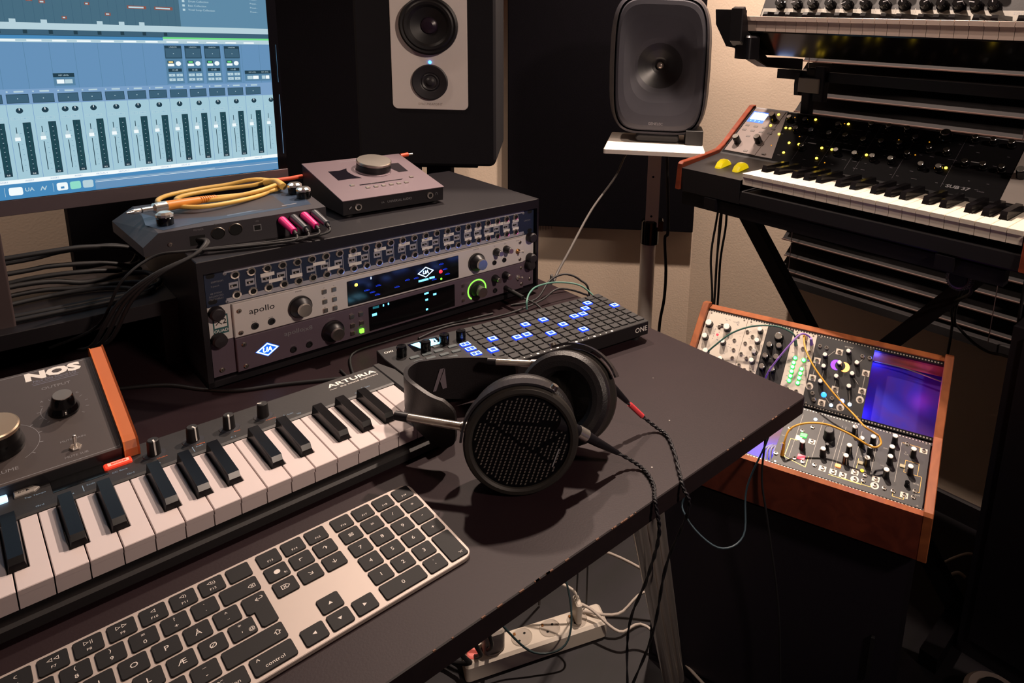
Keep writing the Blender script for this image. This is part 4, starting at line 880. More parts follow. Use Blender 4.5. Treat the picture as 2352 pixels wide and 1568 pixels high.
obj('woofer', m_, [mat('woofer_rubber', '#0f0e11', .45), mat('dust_cap', '#241a26', .25)], sp)
m_ = MB(SF @ tr(4, 48, 3)); m_.lathe([(34, 0), (34, 4.2), (32, 5), (19, 2), (17, .6)], 40, 0); m_.lathe([(17, .6), (15, 2.6), (12, 1), (9, 1.6), (5, 4.4), (0, 5)], 32, 0); obj('tweeter', m_, [mat('tweeter_grey', '#242226', .45)], sp)
led(sp, SF @ tr(4.5, 86, 2), 3.4, mat('speaker_led', '#6fa0ff', .3, emit='#3f86ff', es=5, var=0), h=3.5)
m_ = MB(); m_.box(-90, 90, -110, 110, -8, 0, 0, 1); 
stt = thing('speaker_stand', 'black column stand holding the silver-fronted loudspeaker behind the desk', 'stand', (spb.x, spb.y, FZ), SU, -SN)
m_.v = [v+Vector((0, 0, 162-FZ)) for v in m_.v]; obj('top_plate', m_, [BLKM], stt)
m_ = MB(); m_.box(-26, 26, -26, 26, 14, 162-FZ-8, 0, r=4); obj('column', m_, [BLKM], stt)
m_ = MB(); m_.box(-130, 130, -140, 140, 0, 14, 0, 1.5, r=8); obj('base_plate', m_, [BLKM], stt)
# ------------------------------------------------------------------ right loudspeaker (rounded, grey) on a white stand
GO = Vector((1376.5, 579.3, 360.6)); GU = Vector((.661, -.7504, 0)); GN = Vector((-.7504, -.661, 0))
GEN = mat('speaker_graphite', '#403f46', .42, .25, var=.05); GEND = mat('waveguide_cone', '#1c1b1f', .35)
gb_ = GO-GN*80; ge = thing('loudspeaker', 'rounded graphite loudspeaker with a central waveguide on a white stand', 'loudspeaker', (gb_.x, gb_.y, 176), GU, -GN)
GF = frame((gb_.x, gb_.y, 176), GU, -GN).inverted() @ frame(tuple(GO), GU, (0, 0, 1))
def sup(a, b, e, n=64, cx=0, cy=0, bow=0):
    o = []
    for i in range(n):
        t = 2*math.pi*i/n; c, s = math.cos(t), math.sin(t)
        x = a*abs(c)**(2/e)*(1 if c >= 0 else -1); y = b*abs(s)**(2/e)*(1 if s >= 0 else -1)
        x *= 1+bow*(1-(y/b)**2); o.append((cx+x, cy+y))
    return o
m_ = MB(GF); rings = [(sup(104, 158, 5.5, bow=.05), 0), (sup(110, 165, 5, bow=.05), -10), (sup(116, 170, 4.6, bow=.06), -40), (sup(118, 171, 4.4, bow=.06), -110), (sup(108, 160, 4, bow=.05), -170), (sup(80, 130, 3.5), -188)]
for k in range(len(rings)-1):
    a, b = rings[k], rings[k+1]; n = 64
    m_.add([(*p, a[1]) for p in a[0]]+[(*p, b[1]) for p in b[0]], [(i, n+i, n+(i+1) % n, (i+1) % n) for i in range(n)], 0, True)
m_.flat(rings[-1][0][::-1], -188, 0); obj('enclosure', m_, [GEN], ge)
m_ = MB(GF); outl = sup(99, 152, 5.2, bow=.05); cc = circ(54, 64)
def ringp(t, a=cc, b=outl): return [(p[0]+(q[0]-p[0])*t, p[1]+(q[1]-p[1])*t) for p, q in zip(a, b)]
st = [(circ(8, 64), -34), (circ(20, 64), -27), (circ(38, 64), -19), (cc, -13), (ringp(.12), -9), (ringp(.35), -3.5), (ringp(.65), 1.5), (ringp(.9), 4), (ringp(1), 3), (sup(102, 155.5, 5.3, bow=.05), -3)]
for k in range(len(st)-1):
    a, b = st[k], st[k+1]; n = 64
    m_.add([(*p, a[1]) for p in a[0]]+[(*p, b[1]) for p in b[0]], [(i, (i+1) % n, n+(i+1) % n, n+i) for i in range(n)], 1 if k < 3 else 0, True)
m_.text('GENELEC', -4.5, -137.5, 4.3, 9, 2, bold=.01, ext=.95)
obj('front_waveguide', m_, [GEN, GEND, GINK], ge)
m_ = MB(GF); m_.ball((0, 0, -30), 9, 20, 0); obj('tweeter_dome', m_, [mat('dome_metal', '#a89c94', .3, .8)], ge)
m_ = MB(GF); m_.box(-52, 56, -184.6, -166, -120, -8, 0, 3, r=14); m_.box(70, 112, -184.6, -150, -80, 10, 0, 1); obj('rubber_base', m_, [RUB], ge)
WST = mat('white_stand_paint', '#e6dcd2', .4, var=.03)
ws = thing('speaker_stand', 'off-white height-adjustable pole stand under the graphite loudspeaker', 'stand', (1425, 625, FZ), GU, -GN)
WI = frame((1425, 625, FZ), GU, -GN).inverted()
m_ = MB(WI @ frame((1393, 598, 163), GU, -GN)); m_.box(-117, 117, -131, 131, 0, 12, 0, 2, r=5); obj('top_plate', m_, [WST], ws)
PF = WI @ frame((1443.7, 638.7, 361), GU, (0, 0, 1))
m_ = MB(PF); m_.box(-18.5, 15.5, -420, -197, -17, 17, 0)
for y in (-285.5, -391): m_.flat(circ(3, 14, -3.2, y), 17.1, 1)
obj('inner_tube', m_, [WST, HOLE], ws)
m_ = MB(PF); m_.M = PF @ rotx(-90) @ tr(-5, 0, 0); m_.cyl(24, -469, -404, 24, 0, b=4); m_.box(14, 34, -14, 14, -432, -402, 0, 3); obj('clamp_collar', m_, [BLKG], ws)
m_ = MB(PF); m_.M = PF @ rotx(-90) @ tr(-8, 0, 0); m_.cyl(20, -1095, -468, 24, 0); obj('outer_tube', m_, [WST], ws)
m_ = MB(); m_.lathe([(0, 0), (165, 0), (165, 8), (150, 14), (0, 16)], 40, 0); obj('base_disc', m_, [WST], ws)
lead([(1466, 620, 140), (1464, 600, -60), (1458, 604, -90), (1462, 598, -180), (1466, 602, -260), (1458, 606, -330), (1450, 600, -420), (1452, 600, -717)], 4.2, RUB, 'black cable hanging beside the white pole stand')
lead([(1480, 690, 180), (1420, 690, 150), (1386, 690, 128), (1300, 640, 90), (1150, 560, 50), (1000, 460, 14), (905, 395, -10), (893, 392, -60), (900, 420, -735)], 2.6, mat('grey_cable', '#54504e', .5), 'thin grey cable slanting down from the graphite loudspeaker to the desk edge')
# ------------------------------------------------------------------ acoustic panels
CLOTH = mat('black_cloth', '#08060b', .95, spec=.1, var=.2, vscale=30, bump=.3, bscale=900)
WN = Vector((-.732, -.681, 0)); WC = Vector((1847, 815, 0)); WU = Vector((.681, -.732, 0))
m_ = MB(frame(tuple(WC), WU, (0, 0, 1))); m_.box(-602, -4, -186, 1014, 0.5, 40, 0, 2, r=2); single('acoustic_panel', m_, [CLOTH], 'black cloth acoustic panel hung on the corner wall behind the graphite loudspeaker', 'acoustic panel')
m_ = MB(); m_.box(325, 1150, 1300, 1350, FZ, 900, 0, 2, top=None); single('acoustic_panel', m_, [CLOTH], 'tall black acoustic panel standing behind the monitor and the silver-fronted loudspeaker', 'acoustic panel')
# ------------------------------------------------------------------ lower synthesiser (wood cheeks)
CHK = wood('cheek_wood', '#5e2614', '#83371c', .4, (3, 3, 20))
SY = mat('synth_black', '#161417', .45, bump=.04); SYP = mat('synth_panel', '#0a090c', .75, spec=.12); SYG = mat('synth_grey_panel', '#6d625f', .5, .2, var=.03)
s1 = thing('synthesizer', 'black synthesizer with wooden end cheek and yellow lights on the lower tier of the stand', 'synthesizer', (1430, 85, 100))
def S1(x, y, z): return (x-1430, y-85, z-100)
def sideprof(m_, prof, y0, y1, mi=0, b=0):
    M = frame((0, y1, 0), (1, 0, 0), (0, 0, 1)); m_.prism([(x-1430, z-100) for x, z in prof], 85, 85+y1-y0, b, mi, None, M, b0=b)
chk = [(1279, 104), (1284, 160), (1290, 165), (1350, 171), (1400, 178), (1418, 181), (1436, 191), (1446, 198), (1486, 230), (1544, 275), (1556, 276), (1556, 104)]
for y0 in (419, -272):
    m_ = MB(); sideprof(m_, chk[::-1], y0, y0+13, 0, 1.2); obj('side_cheek', m_, [CHK], s1)
m_ = MB()
body = [(1284, 104), (1285, 128), (1290, 130), (1395, 132), (1400, 133), (1418, 172), (1442, 188), (1546, 268), (1554, 268), (1554, 100), (1290, 100)]
sideprof(m_, body[::-1], -259, 419)
m_.box(1284-1430, 1416-1430, 263-85, 419-85, 2, 52, 0, b=0); m_.add([(1284-1430, 263-85, 52), (1418-1430, 263-85, 72), (1418-1430, 419-85, 72), (1284-1430, 419-85, 52)], [(0, 1, 2, 3)], 0)
m_.add([(1284-1430, 263-85, 52), (1284-1430, 263-85, 0), (1418-1430, 263-85, 0), (1418-1430, 263-85, 72)], [(0, 1, 2, 3)], 0)
obj('body', m_, [SY], s1)
PM = frame(S1(1442, 416, 189), (0, -1, 0), (math.cos(math.radians(37.5)), 0, math.sin(math.radians(37.5))))
m_ = MB(PM); m_.box(0, 664, -24, 134, -1, .8, 0, .3); z = .9
m_.box(4, 88, -18, 131, .5, 2.2, 1, .5); m_.flat([(88, 131), (88, -18), (132, -18), (92, 128)], .95, 1)
for i in range(4):
    for j, y in enumerate((70, 54.7)): m_.box(11+23.2*i, 21.5+23.2*i, y-2.6, y+2.6, 2.2, 2.9, 2); 
for x, y in ((38.3, 35.6), (59, -10), (107, -9.5)): m_.box(x-5, x+5, y-2.4, y+2.4, 2.2, 2.9, 2)
for x in (178, 242, 300, 320, 400, 492): m_.rect(x, x+.5, -12, 126, z, 3)
random.seed(5)
for i in range(120):
    x = random.uniform(100, 590); y = random.choice([14, 44, 60, 88, 104, -4]); w = random.uniform(3, 9); m_.rect(x, x+w, y, y+1.0, z, 3)
m_.rect(188, 208, 45, 47.5, z, 4); m_.rect(270, 290, 42, 44, z, 4); m_.rect(520, 546, 62, 64, z, 4)
m_.text('SUB 37', 521, -6, z, 10.5, 4, bold=.03, ext=1.3, shear=.15); m_.text('tribute', 560, -6, z, 4.5, 3)
m_.box(596, 664, -22, 131, .5, 2.6, 5, .5); m_.rect(5, 92, 129.5, 133.5, 2.3, 4); m_.rect(92, 664, 130.5, 132.5, 1.2, 4)
obj('control_panel', m_, [SYP, SYG, mat('grey_key_cap', '#57504e', .5), mat('dim_ink', '#57525a', .6), GINK, mat('pale_grey_panel', '#8d8580', .5)], s1)
m_ = MB(PM); m_.flat([(6, 82), (50, 82), (50, 119), (6, 119)], 2.4, 0); m_.flat([(9, 92), (49.5, 92), (49.5, 115.5), (9, 115.5)], 2.5, 1)
for x in (15, 27, 39): m_.text('P', x, 86.8, 2.5, 6, 2)
obj('display', m_, [mat('lcd_blue', '#2a5cc8', .4, emit='#2c62e0', es=1.0, var=0), mat('lcd_white', '#dff0ff', .4, emit='#cfe8ff', es=3.2, var=0), CYAN_E], s1)
yl = MB(); yl.lathe([(2.9, 0), (2.7, 1.4), (0, 2.4)], 14, 0); ylm = yl.mesh('led', [YEL_E])
for x, y in ((74.4, 117.9), (74.8, 79.4), (109.2, 57.3), (114.7, 79.5), (125.3, 79.9), (147.1, 35.8), (171.5, 35.9), (150.3, 4.7), (170.4, 117.9), (249.4, 117.8), (226.9, 36), (250.4, 36.1), (230.4, 4.8), (326.9, 36.6), (484.6, 36.2)): obj('led', ylm, None, s1, PM @ tr(x, y, 1.6 if x > 92 else 2.4))
dl = MB(); dl.lathe([(1.5, 0), (1.3, 1), (0, 1.4)], 12, 0); dlm = dl.mesh('led', [mat('amber_dim', '#b07a2a', .4, emit='#d08a20', es=.9, var=0)])
for x, y in ((253, -3), (118, 117), (240, 118), (430, 98), (418, 58), (160, 60), (371, 92), (302, 66), (466, 32), (110, 20)): obj('led', dlm, None, s1, PM @ tr(x, y, .9))
cl = MB(); cl.lathe([(8.5, 0), (8.0, 4), (6.6, 5), (6.2, 13), (5.6, 14)], 24, 0); cl.lathe([(5.6, 14), (5.2, 14.4), (0, 14.4)], 12, 1); clm = cl.mesh('knob', [BLKG, CAPM])
for x, y in ((112.6, 105), (154, 104), (146.6, 73.4), (184.5, 73.8), (187.2, 24.7), (234.5, 103.4), (228, 73.3), (265.6, 73.5), (307.5, 69.2), (304.3, 117), (341.7, 117), (380.2, 117), (381.7, 73.7), (405.3, 95.4), (344.6, 71.3), (440.5, 73), (474.1, 72.5), (407, 49.8), (382.5, 28), (442.6, 26.5), (475.4, 27.5), (345.4, 27), (307.7, 26.6), (266.1, 27.1), (510.6, 117), (542.3, 117), (573.7, 116), (514.1, 50.9), (545.7, 51), (577.2, 50.8)):
    obj('knob', clm, None, s1, PM @ tr(x, y, .8) @ tr(-x*0, 0, 0))
bkn = MB(); bkn.lathe([(14, 0), (13, 3), (11, 5), (10, 15), (9.2, 16)], 28, 0); bkn.lathe([(9.2, 16), (8.6, 16.6), (0, 16.6)], 24, 1); obj('knob', bkn, [BLKG, CAPM], s1, PM @ tr(456, 116, .8))
for x, y, h in ((72, 98, 20), (24, 12, 20), (74, 24, 18), (611, 44, 20)):
    m_ = MB(PM @ tr(x, y, 2)); m_.lathe([(9, 0), (8.4, 3), (8.2, h-2), (7.4, h)], 12, 0, sm=False); m_.lathe([(7.4, h), (7, h+.4), (0, h+.4)], 20, 1); obj('knob', m_, [BLKG, CHROME], s1)
# performance wheels, lit amber
WHL = mat('lit_wheel', '#8a7a10', .2, emit='#e0c010', es=.8, var=.6, vscale=60, coat=.5)
for y in (352, 306):
    m_ = MB(tr(*S1(1345, y, 150)) @ rotx(90)); m_.lathe([(23, -8), (26, -5), (26, 5), (23, 8)], 14, 0, sm=False); m_.lathe([(23, 8), (0, 8)], 14, 0); m_.lathe([(0, -8), (23, -8)], 14, 0)
    obj('pitch_wheel', m_, [WHL], s1)
    m_ = MB(); m_.box(1312-1430, 1374-1430, y-12-85, y+12-85, 68.2, 69.6, 0, r=10); 
KB1 = frame(S1(1284, 260, 168), (0, -1, 0), (1, 0, 0))
keybed(s1, 22, 23.5, 0, 0, 0, 0, 134, 8, 24, 13.5, 88, 14, mat('synth_white_key', '#e6dccb', .22, var=.01), EBONY, M0=KB1)
# ------------------------------------------------------------------ upper synthesiser
s2 = thing('synthesizer', 'grey-panelled synthesizer with rows of black knobs on the upper tier of the stand', 'synthesizer', (1450, 60, 440))
def S2(x, y, z): return (x-1450, y-60, z-440)
UPP = mat('upper_panel', '#85817a', .5, .2, var=.06)
def sideprof2(m_, prof, y0, y1, mi=0):
    M = frame((0, 0, 0), (1, 0, 0), (0, 0, 1)); m_.prism([(x-1450, z-440) for x, z in prof], 60-y1, 60-y0, 0, mi, None, M)
UKEY = mat('upper_white_key', '#cbb8ad', .35, var=.02)
m_ = MB(); sideprof2(m_, [(1382, 447), (1450, 400), (1600, 396), (1600, 470), (1382, 450)], -240, 362, 3); sideprof2(m_, [(1500, 446), (1600, 446), (1600, 574), (1541, 574), (1500, 485)], -235, 392); m_.box(1384-1450, 1500-1450, 347-60, 362-60, 8, 34, 0, 2)
m_.box(1376-1450, 1510-1450, -245-60, -222-60, 9, 36, 0, 2)
obj('body', m_, [SY, SY, SY, mat('gloss_underside', '#08080a', .14)], s2)
UP = frame(S2(1499.5, 390, 484), (0, -1, 0), (.5, 0, 1)); m_ = MB(UP); m_.box(0, 620, 0, 86, -1.5, .6, 0, .3)
for x in (78, 115, 152, 190, 228, 266, 306, 346, 386): m_.rect(x, x+.9, 6, 84, .7, 1)
m_.text('KORG', 532, 29.5, .7, 14.5, 1, bold=.05, ext=1.15, shear=.25); m_.text('SYNTHESIZER MS-20', 556, 14.5, .7, 7, 2, ext=1.1, shear=.15)
for i in range(60): x = random.uniform(20, 500); m_.rect(x, x+5, random.choice([12, 44, 58]), 0, .7, 2) if 0 else m_.text(random.choice(['5', '0', '10', '2', '8']), x, random.choice([12, 43]), .7, 3.2, 1)
obj('front_panel', m_, [UPP, mat('upper_ink', '#a8a49c', .6), GINK], s2)
uk = MB(); uk.lathe([(11.5, 0), (11.5, 3), (9.5, 4), (8.8, 16), (8, 17), (0, 17)], 24, 0); uk.box(-.8, .8, 0, 10, 2, 17.2, 1); ukm = uk.mesh('knob', [BLKG, GINK])
for i, y in enumerate((345, 303, 264.6, 223.8, 184.5, 145.3, 104.8, 66.2, 24.5, -6.5, -36.4, -66.8, -97.3)):
    obj('knob', ukm, None, s2, UP @ tr(390-y, 27, .6) @ rotz(random.uniform(-120, 120))); obj('knob', ukm, None, s2, UP @ tr(390-y, 62, .6) @ rotz(random.uniform(-120, 120)))
KB2 = frame(S2(1378, 345, 480), (0, -1, 0), (1, 0, 0))
keybed(s2, 24, 23.5, 3, 0, 0, 0, 120, 9, 31, 13.5, 82, 12, UKEY, EBONY, M0=KB2)
# ------------------------------------------------------------------ keyboard stand
STM = mat('stand_black', '#151317', .4, .3)
kst = thing('keyboard_stand', 'black two-tier keyboard stand with crossed legs in front of the blind', 'stand', (1500, 80, FZ))
KS = tr(-1500, -80, -FZ)
def kp(name, *a, mats=None, label=None, **k):
    m_ = MB(KS)
    for q in a: m_.bar(*q[:2], *q[2:], **k)
    return obj(name, m_, mats or [STM], kst, label=label)
kp('lower_arm', ((1280, 335, 88), (1575, 335, 88), 30, 24)); kp('lower_arm', ((1280, -150, 88), (1575, -150, 88), 30, 24))
kp('lower_rail', ((1560, 400, 83), (1560, -228, 83), 30, 30))
kp('front_rail', ((1302, 418, 84), (1302, -240, 84), 26, 26))
for x in (1500, 1536):
    s_ = 1 if x == 1500 else -1
    kp('crossed_leg', ((x, 424, 70), (x, -208, -700), 30, 34)) if s_ == 1 else kp('crossed_leg', ((x, -190, 70), (x, 400, -700), 30, 34))
kp('foot', ((1350, -208, -722), (1700, -208, -722), 34, 34)); kp('foot', ((1350, 405, -722), (1700, 405, -722), 34, 34))
kp('upright', ((1573, 292, 70), (1573, 292, 330), 22, 26), b=4); kp('upright', ((1573, 262, 300), (1573, 262, 378), 26, 26), b=4)
kp('upright', ((1573, -245, 70), (1573, -245, 378), 26, 26), b=4)
for y in (328, -250):
    m_ = MB(KS); m_.prism([(1340, 428), (1340, 494), (1350, 498), (1362, 470), (1366, 448), (1380, 440), (1448, 395), (1600, 392), (1600, 366), (1450, 374), (1390, 394), (1372, 400), (1360, 412)][::-1], 0, 30, 2, 0, None, frame((0, y+30, 0), (1, 0, 0), (0, 0, 1)), b0=2); obj('upper_arm', m_, [STM], kst)
m_ = MB(KS); m_.prism([(y, z) for y, z in ((405, 490), (402, 462), (372, 418), (345, 415), (345, 490))], 1352, 1376, 2, 0, None, frame((0, 0, 0), (0, 1, 0), (0, 0, 1)), b0=2); obj('arm_tip', m_, [STM], kst)
m_ = MB(KS); m_.box(1350, 1392, 312, 352, 392, 440, 0, 4, r=8); obj('arm_joint', m_, [STM], kst)
m_ = MB(KS); m_.box(1574, 1598, -230, 380, 344, 366, 0); obj('upper_rail', m_, [STM], kst)
m_ = MB(KS); m_.box(1556, 1594, 258, 312, 318, 352, 0, 2, r=3); obj('clamp', m_, [mat('clamp_grey', '#857c76', .45)], kst)
m_ = MB(KS); m_.M = KS @ tr(1575, 286, 350); m_.prism(circ(14, 6), 0, 24, 3); obj('clamp_knob', m_, [BLKM], kst)
m_ = MB(KS); m_.M = KS @ frame((1575, 314, 335), (1, 0, 0), (0, 0, 1)) @ roty(180); m_.prism([(-10, -26), (10, -26), (13, 0), (10, 26), (-10, 26), (-13, 0)], 0, 12, 1.5); obj('clamp_knob', m_, [BLKM], kst)
m_ = MB(KS @ frame((1318, -168, 58), (0, -1, 0), (.2, 0, 1)))
for i in range(36):
    a = 2*math.pi*i/36; m_.box(-1.2, 1.2, 17.5, 20.5, -10, 10, 0, M=rotz(math.degrees(a)))
m_.cyl(18, -11, 11, 36, 0, b=2); m_.cyl(15, 11, 14, 30, 1, b=1); obj('ribbed_knob', m_, [mat('ribbed_grey', '#6e6862', .4, .3), BLKM], kst)
# cables hanging from the lower synth
for i, (dx, dy) in enumerate(((0, 0), (6, 4), (10, -5), (3, 9))):
    lead([(1570+dx, 505+dy, 60), (1590+dx, 522+dy, 20), (1600+dx, 530+dy*2, -60), (1598+dx, 533+dy*(2.5 if i == 3 else 1), -160), (1600+dx, 533+dy, -293), (1590+dx, 530+dy, -500), (1580, 520+dy, -735)], 3.2, RUB, 'black cable in the bunch hanging left of the keyboard stand', 'cable', 7, 6, 'cables bunched left of the keyboard stand')
lead([(1330, -172, 58), (1400, -165, 10), (1560, -90, -80), (1690, -58, -175), (1700, -55, -262), (1690, -50, -500), (1680, -60, -735)], 3.2, RUB, 'black cable running straight down from the ribbed knob behind the modular case')
lead([(1400, -180, 60), (1500, -120, -30), (1660, -70, -150), (1700, -72, -183), (1705, -105, -208), (1700, -137, -215), (1690, -165, -208), (1650, -200, -190), (1560, -222, -140), (1500, -226, -60), (1480, -230, 70)], 3.2, RUB, 'black cable sagging in a loop at the right, under the lower synthesizer')
# ------------------------------------------------------------------ venetian blind on the right wall
SLT = wood('blind_slat', '#0b0709', '#130b0f', .8, (20, 1, 20)); SLE = mat('slat_edge_highlight', '#4a332c', .6, var=.6, vscale=8)  # lighter edge colour paints the light caught along each slat lip
bl = thing('window_blind', 'dark brown slatted blind hanging on the right wall behind the synthesizers', 'blind', (1790, -500, -240))
for k in range(24):
    z = -205+k*45
    m_ = MB(tr(0, 0, 240)); y1 = 500+(446 if k % 2 == 0 else 434); y0 = -800
    xo, xi = -8, 26
    m_.add([(xo, y1, z), (xo, y0, z), (xi, y0, z+41), (xi, y1-6, z+41), (xo+3, y1, z-.6), (xo+3, y0, z-.6), (xi+3, y0, z+40), (xi+3, y1-6, z+40)], [(3, 2, 1, 0), (4, 5, 6, 7), (1, 2, 6, 5), (2, 3, 7, 6), (3, 0, 4, 7)], 0)
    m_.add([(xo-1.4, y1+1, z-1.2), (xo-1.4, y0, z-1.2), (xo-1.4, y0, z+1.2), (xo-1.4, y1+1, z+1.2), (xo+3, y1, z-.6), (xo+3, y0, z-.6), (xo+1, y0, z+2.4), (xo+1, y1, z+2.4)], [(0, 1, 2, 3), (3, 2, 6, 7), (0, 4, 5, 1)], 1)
    m_.v = [v for v in m_.v]
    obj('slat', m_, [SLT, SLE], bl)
m_ = MB(tr(0, 0, 240)); m_.box(-26, 20, -900, 946, -238, -216, 0, 2); obj('bottom_rail', m_, [SLT], bl)
for y in (900, 380, -140): m_ = MB(tr(0, 0, 240)); m_.box(-37.5, -36.5, y-1, y+1, -216, 880, 0); obj('ladder_cord', m_, [mat('cord_brown', '#3a2a2a', .7)], bl)
m_ = MB(tr(0, 0, 240)); m_.box(-30, 50, -900, 946, 876, 920, 0, 2); obj('head_rail', m_, [SLT], bl)
# window behind the blind
m_ = MB(); m_.box(1838, 1846, -1300, 380, -120, 900, 0); m_.box(1834, 1838, -1320, 400, -150, -120, 1); m_.box(1834, 1838, -1320, 400, 900, 930, 1); struct('window_1', m_, [mat('night_glass', '#050508', .08), SKIRT])

# ------------------------------------------------------------------ modular case
th = math.radians(-72.7); CU = Vector((math.cos(th), math.sin(th), 0)); CBk = Vector((-CU.y, CU.x, 0)); Zv = Vector((0, 0, 1))
t1, t2 = math.radians(16.7), math.radians(46.8); V1 = CBk*math.cos(t1)+Zv*math.sin(t1); V2 = CBk*math.cos(t2)+Zv*math.sin(t2)
O1 = Vector((963, 175, -232)); O2 = O1+V1*141
OAK = wood('case_wood', '#7a4226', '#9c5a34', .42, (12, 3, 12)); OAKD = wood('case_wood_shaded', '#572519', '#6e3222', .45, (12, 3, 12))  # second, darker wood has the front board's shade painted in
mc = thing('modular_synth', 'wooden two-row modular synthesizer case with patch cables, below the desk corner', 'synthesizer', tuple(O1+CU*213-Zv*90), CU, CBk)
MI = frame(tuple(O1+CU*213-Zv*90), CU, CBk).inverted()
P1 = MI @ frame(tuple(O1), CU, V1); P2 = MI @ frame(tuple(O2), CU, V2)
# local cross-section (b = back, z = up) relative to O1
def pb(b, z): return (b, z+90)
e2 = Vector((math.cos(t1)*141+math.cos(t2)*136, math.sin(t1)*141+math.sin(t2)*136))
cs = [(-16, 3), (-12, 8), (math.cos(t1)*141-3, math.sin(t1)*141+9), (e2.x-2, e2.y+12), (e2.x+16, e2.y+8), (e2.x+20, -60), (60, -82), (-14, -74)]
for x0_, x1_ in ((-227, -214), (216, 230)):
    m_ = MB(frame((x0_, 0, 0), (0, 1, 0), (0, 0, 1))); m_.prism([pb(*p) for p in cs][::-1], 0, x1_-x0_, 1, 0, b0=1); obj('side_cheek', m_, [OAK], mc)
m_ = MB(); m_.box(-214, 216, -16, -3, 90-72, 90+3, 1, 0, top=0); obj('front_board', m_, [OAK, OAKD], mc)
m_ = MB(MI); m_.add([tuple(O2+V2*137), tuple(O2+V2*137+CU*430), tuple(O2+V2*137+CU*430+CBk*17+Zv*2), tuple(O2+V2*137+CBk*17+Zv*2)]+[tuple(O2+V2*137-Zv*30), tuple(O2+V2*137+CU*430-Zv*30), tuple(O2+V2*137+CU*430+CBk*17-Zv*170), tuple(O2+V2*137+CBk*17-Zv*170)], [(0, 1, 2, 3), (0, 4, 5, 1), (3, 2, 6, 7), (1, 5, 6, 2), (0, 3, 7, 4)], 0); obj('back_board', m_, [OAK], mc)
m_ = MB(); m_.box(-214, 216, -3, e2.x+10, 90-74, 90-70, 0); obj('bottom_board', m_, [BLKM], mc)
RAIL = mat('rail_black', '#1a191c', .4, .5)
rm = MB(); rm.box(-1, 431, -3.5, 3.5, -9, 1.2, 0, .4)
for i in range(84): rm.rect(2+i*5.08, 4.6+i*5.08, -1.1, 1.1, 1.25, 1)
rmm = rm.mesh('mounting_rail', [RAIL, mat('thread_hole', '#b8b0a6', .4, .5)])
for Pm, y in ((P1, 1.2), (P1, 132), (P2, 1.2), (P2, 132)): obj('mounting_rail', rmm, None, mc, Pm @ tr(0, y, -1.6))
# lining seen through the empty slots, blue and magenta LED glow painted into its colour
LIN = wood('blue_glow_lining', '#2018a0', '#5a1038', .5, (3, 3, 3)); 
m_ = MB(P2); m_.rect(300, 430, 2, 131, -26, 0); m_.add([(430, 2, -26), (430, 131, -26), (430, 131, -1), (430, 2, -1)], [(3, 2, 1, 0)], 0); m_.add([(300, 131, -26), (430, 131, -26), (430, 131, -6), (300, 131, -6)], [(0, 1, 2, 3)], 0)
obj('lining', m_, [LIN], mc); m_ = MB(P1); m_.rect(0, 212, 2, 131, -30, 0); obj('lining', m_, [LIN], mc)
m_ = MB(P2); m_.tube([(318, 112, -14), (370, 112, -13), (430, 104, -13)], 1.2, 6, 0, 4); obj('power_wire', m_, [GREY], mc)
m_ = MB(P1)
for i in range(5): x = 186+i*5.0; m_.tube([(x, 10, -20), (x-6, 30+i*3, -10), (x+3, 50, -16)], 2.0, 6, 0, 4)
obj('power_wire', m_, [mat('white_wire', '#9a98a8', .4)], mc)
def inlamp(M, x, y, z, e, c):
    p = M @ Vector((x, y, z)); lamp('case_led', 'POINT', tuple(p), e, c, .012)
MW1 = frame(tuple(O1), CU, V1); MW2 = frame(tuple(O2), CU, V2)
inlamp(MW2, 312, 20, -10, .08, (.03, .06, 1)); inlamp(MW2, 318, 122, -8, .16, (.03, .06, 1)); inlamp(MW2, 400, 70, 2, .05, (.9, .08, .5)); inlamp(MW1, 180, 40, -14, .18, (.03, .06, 1))
def module(name, Pm, x0, x1, mats, draw=None, label=None, h=128.5):
    m_ = MB(Pm); m_.box(x0+.25, x1-.25, 2.4, 130.9, -1.6, .4, 0, .2)
    for x in (x0+7, x1-7):
        for y in (5, 128.2): m_.cyl(1.6, .4, .9, 8, 1, x=x, y=y)
    if draw: draw(m_)
    return obj(name, m_, mats, mc, label=label)
MJ = {}
def mjack(par, Pm, x, y): 
    if 'j' not in MJ:
        m_ = MB(); m_.prism(circ(3.9, 6), 0, 1.0, .2); m_.lathe([(3.1, 1), (3.1, 2.2), (1.8, 2.3), (1.8, .5), (0, .5)], 14, 0, mis=[0, 0, 1, 1]); MJ['j'] = m_.mesh('jack_socket', [CHROME, HOLE])
    return obj('jack_socket', MJ['j'], None, par, Pm @ tr(x, y, .4))
def mknob(par, Pm, x, y, r=4.6, h=13, cap=None, body=None, rz=0):
    k = ('k', r, h, cap.name if cap else '', body.name if body else '')
    if k not in MJ:
        m_ = MB(); m_.lathe([(r*1.12, 0), (r, 1.2), (r*.86, h-1.5)], 20, 0); m_.lathe([(r*.86, h-1.5), (r*.84, h-.5), (r*.7, h), (0, h)], 20, 1); m_.box(-.35, .35, r*.5, r*1.05, 1, h*.8, 1); MJ[k] = m_.mesh('knob', [body or BLK, cap or CAPW])
    return obj('knob', MJ[k], None, par, Pm @ tr(x, y, .4) @ rotz(rz))
IVP = mat('cream_module_panel', '#c9c0b4', .5, .2, var=.04); BKP = mat('black_module_panel', '#17161a', .5); CHR = mat('charcoal_module_panel', '#2c2c2e', .5, var=.05); GLD = mat('gold_trace', '#c9a25a', .4, .5); WTR = mat('pale_trace', '#a8a49c', .5)
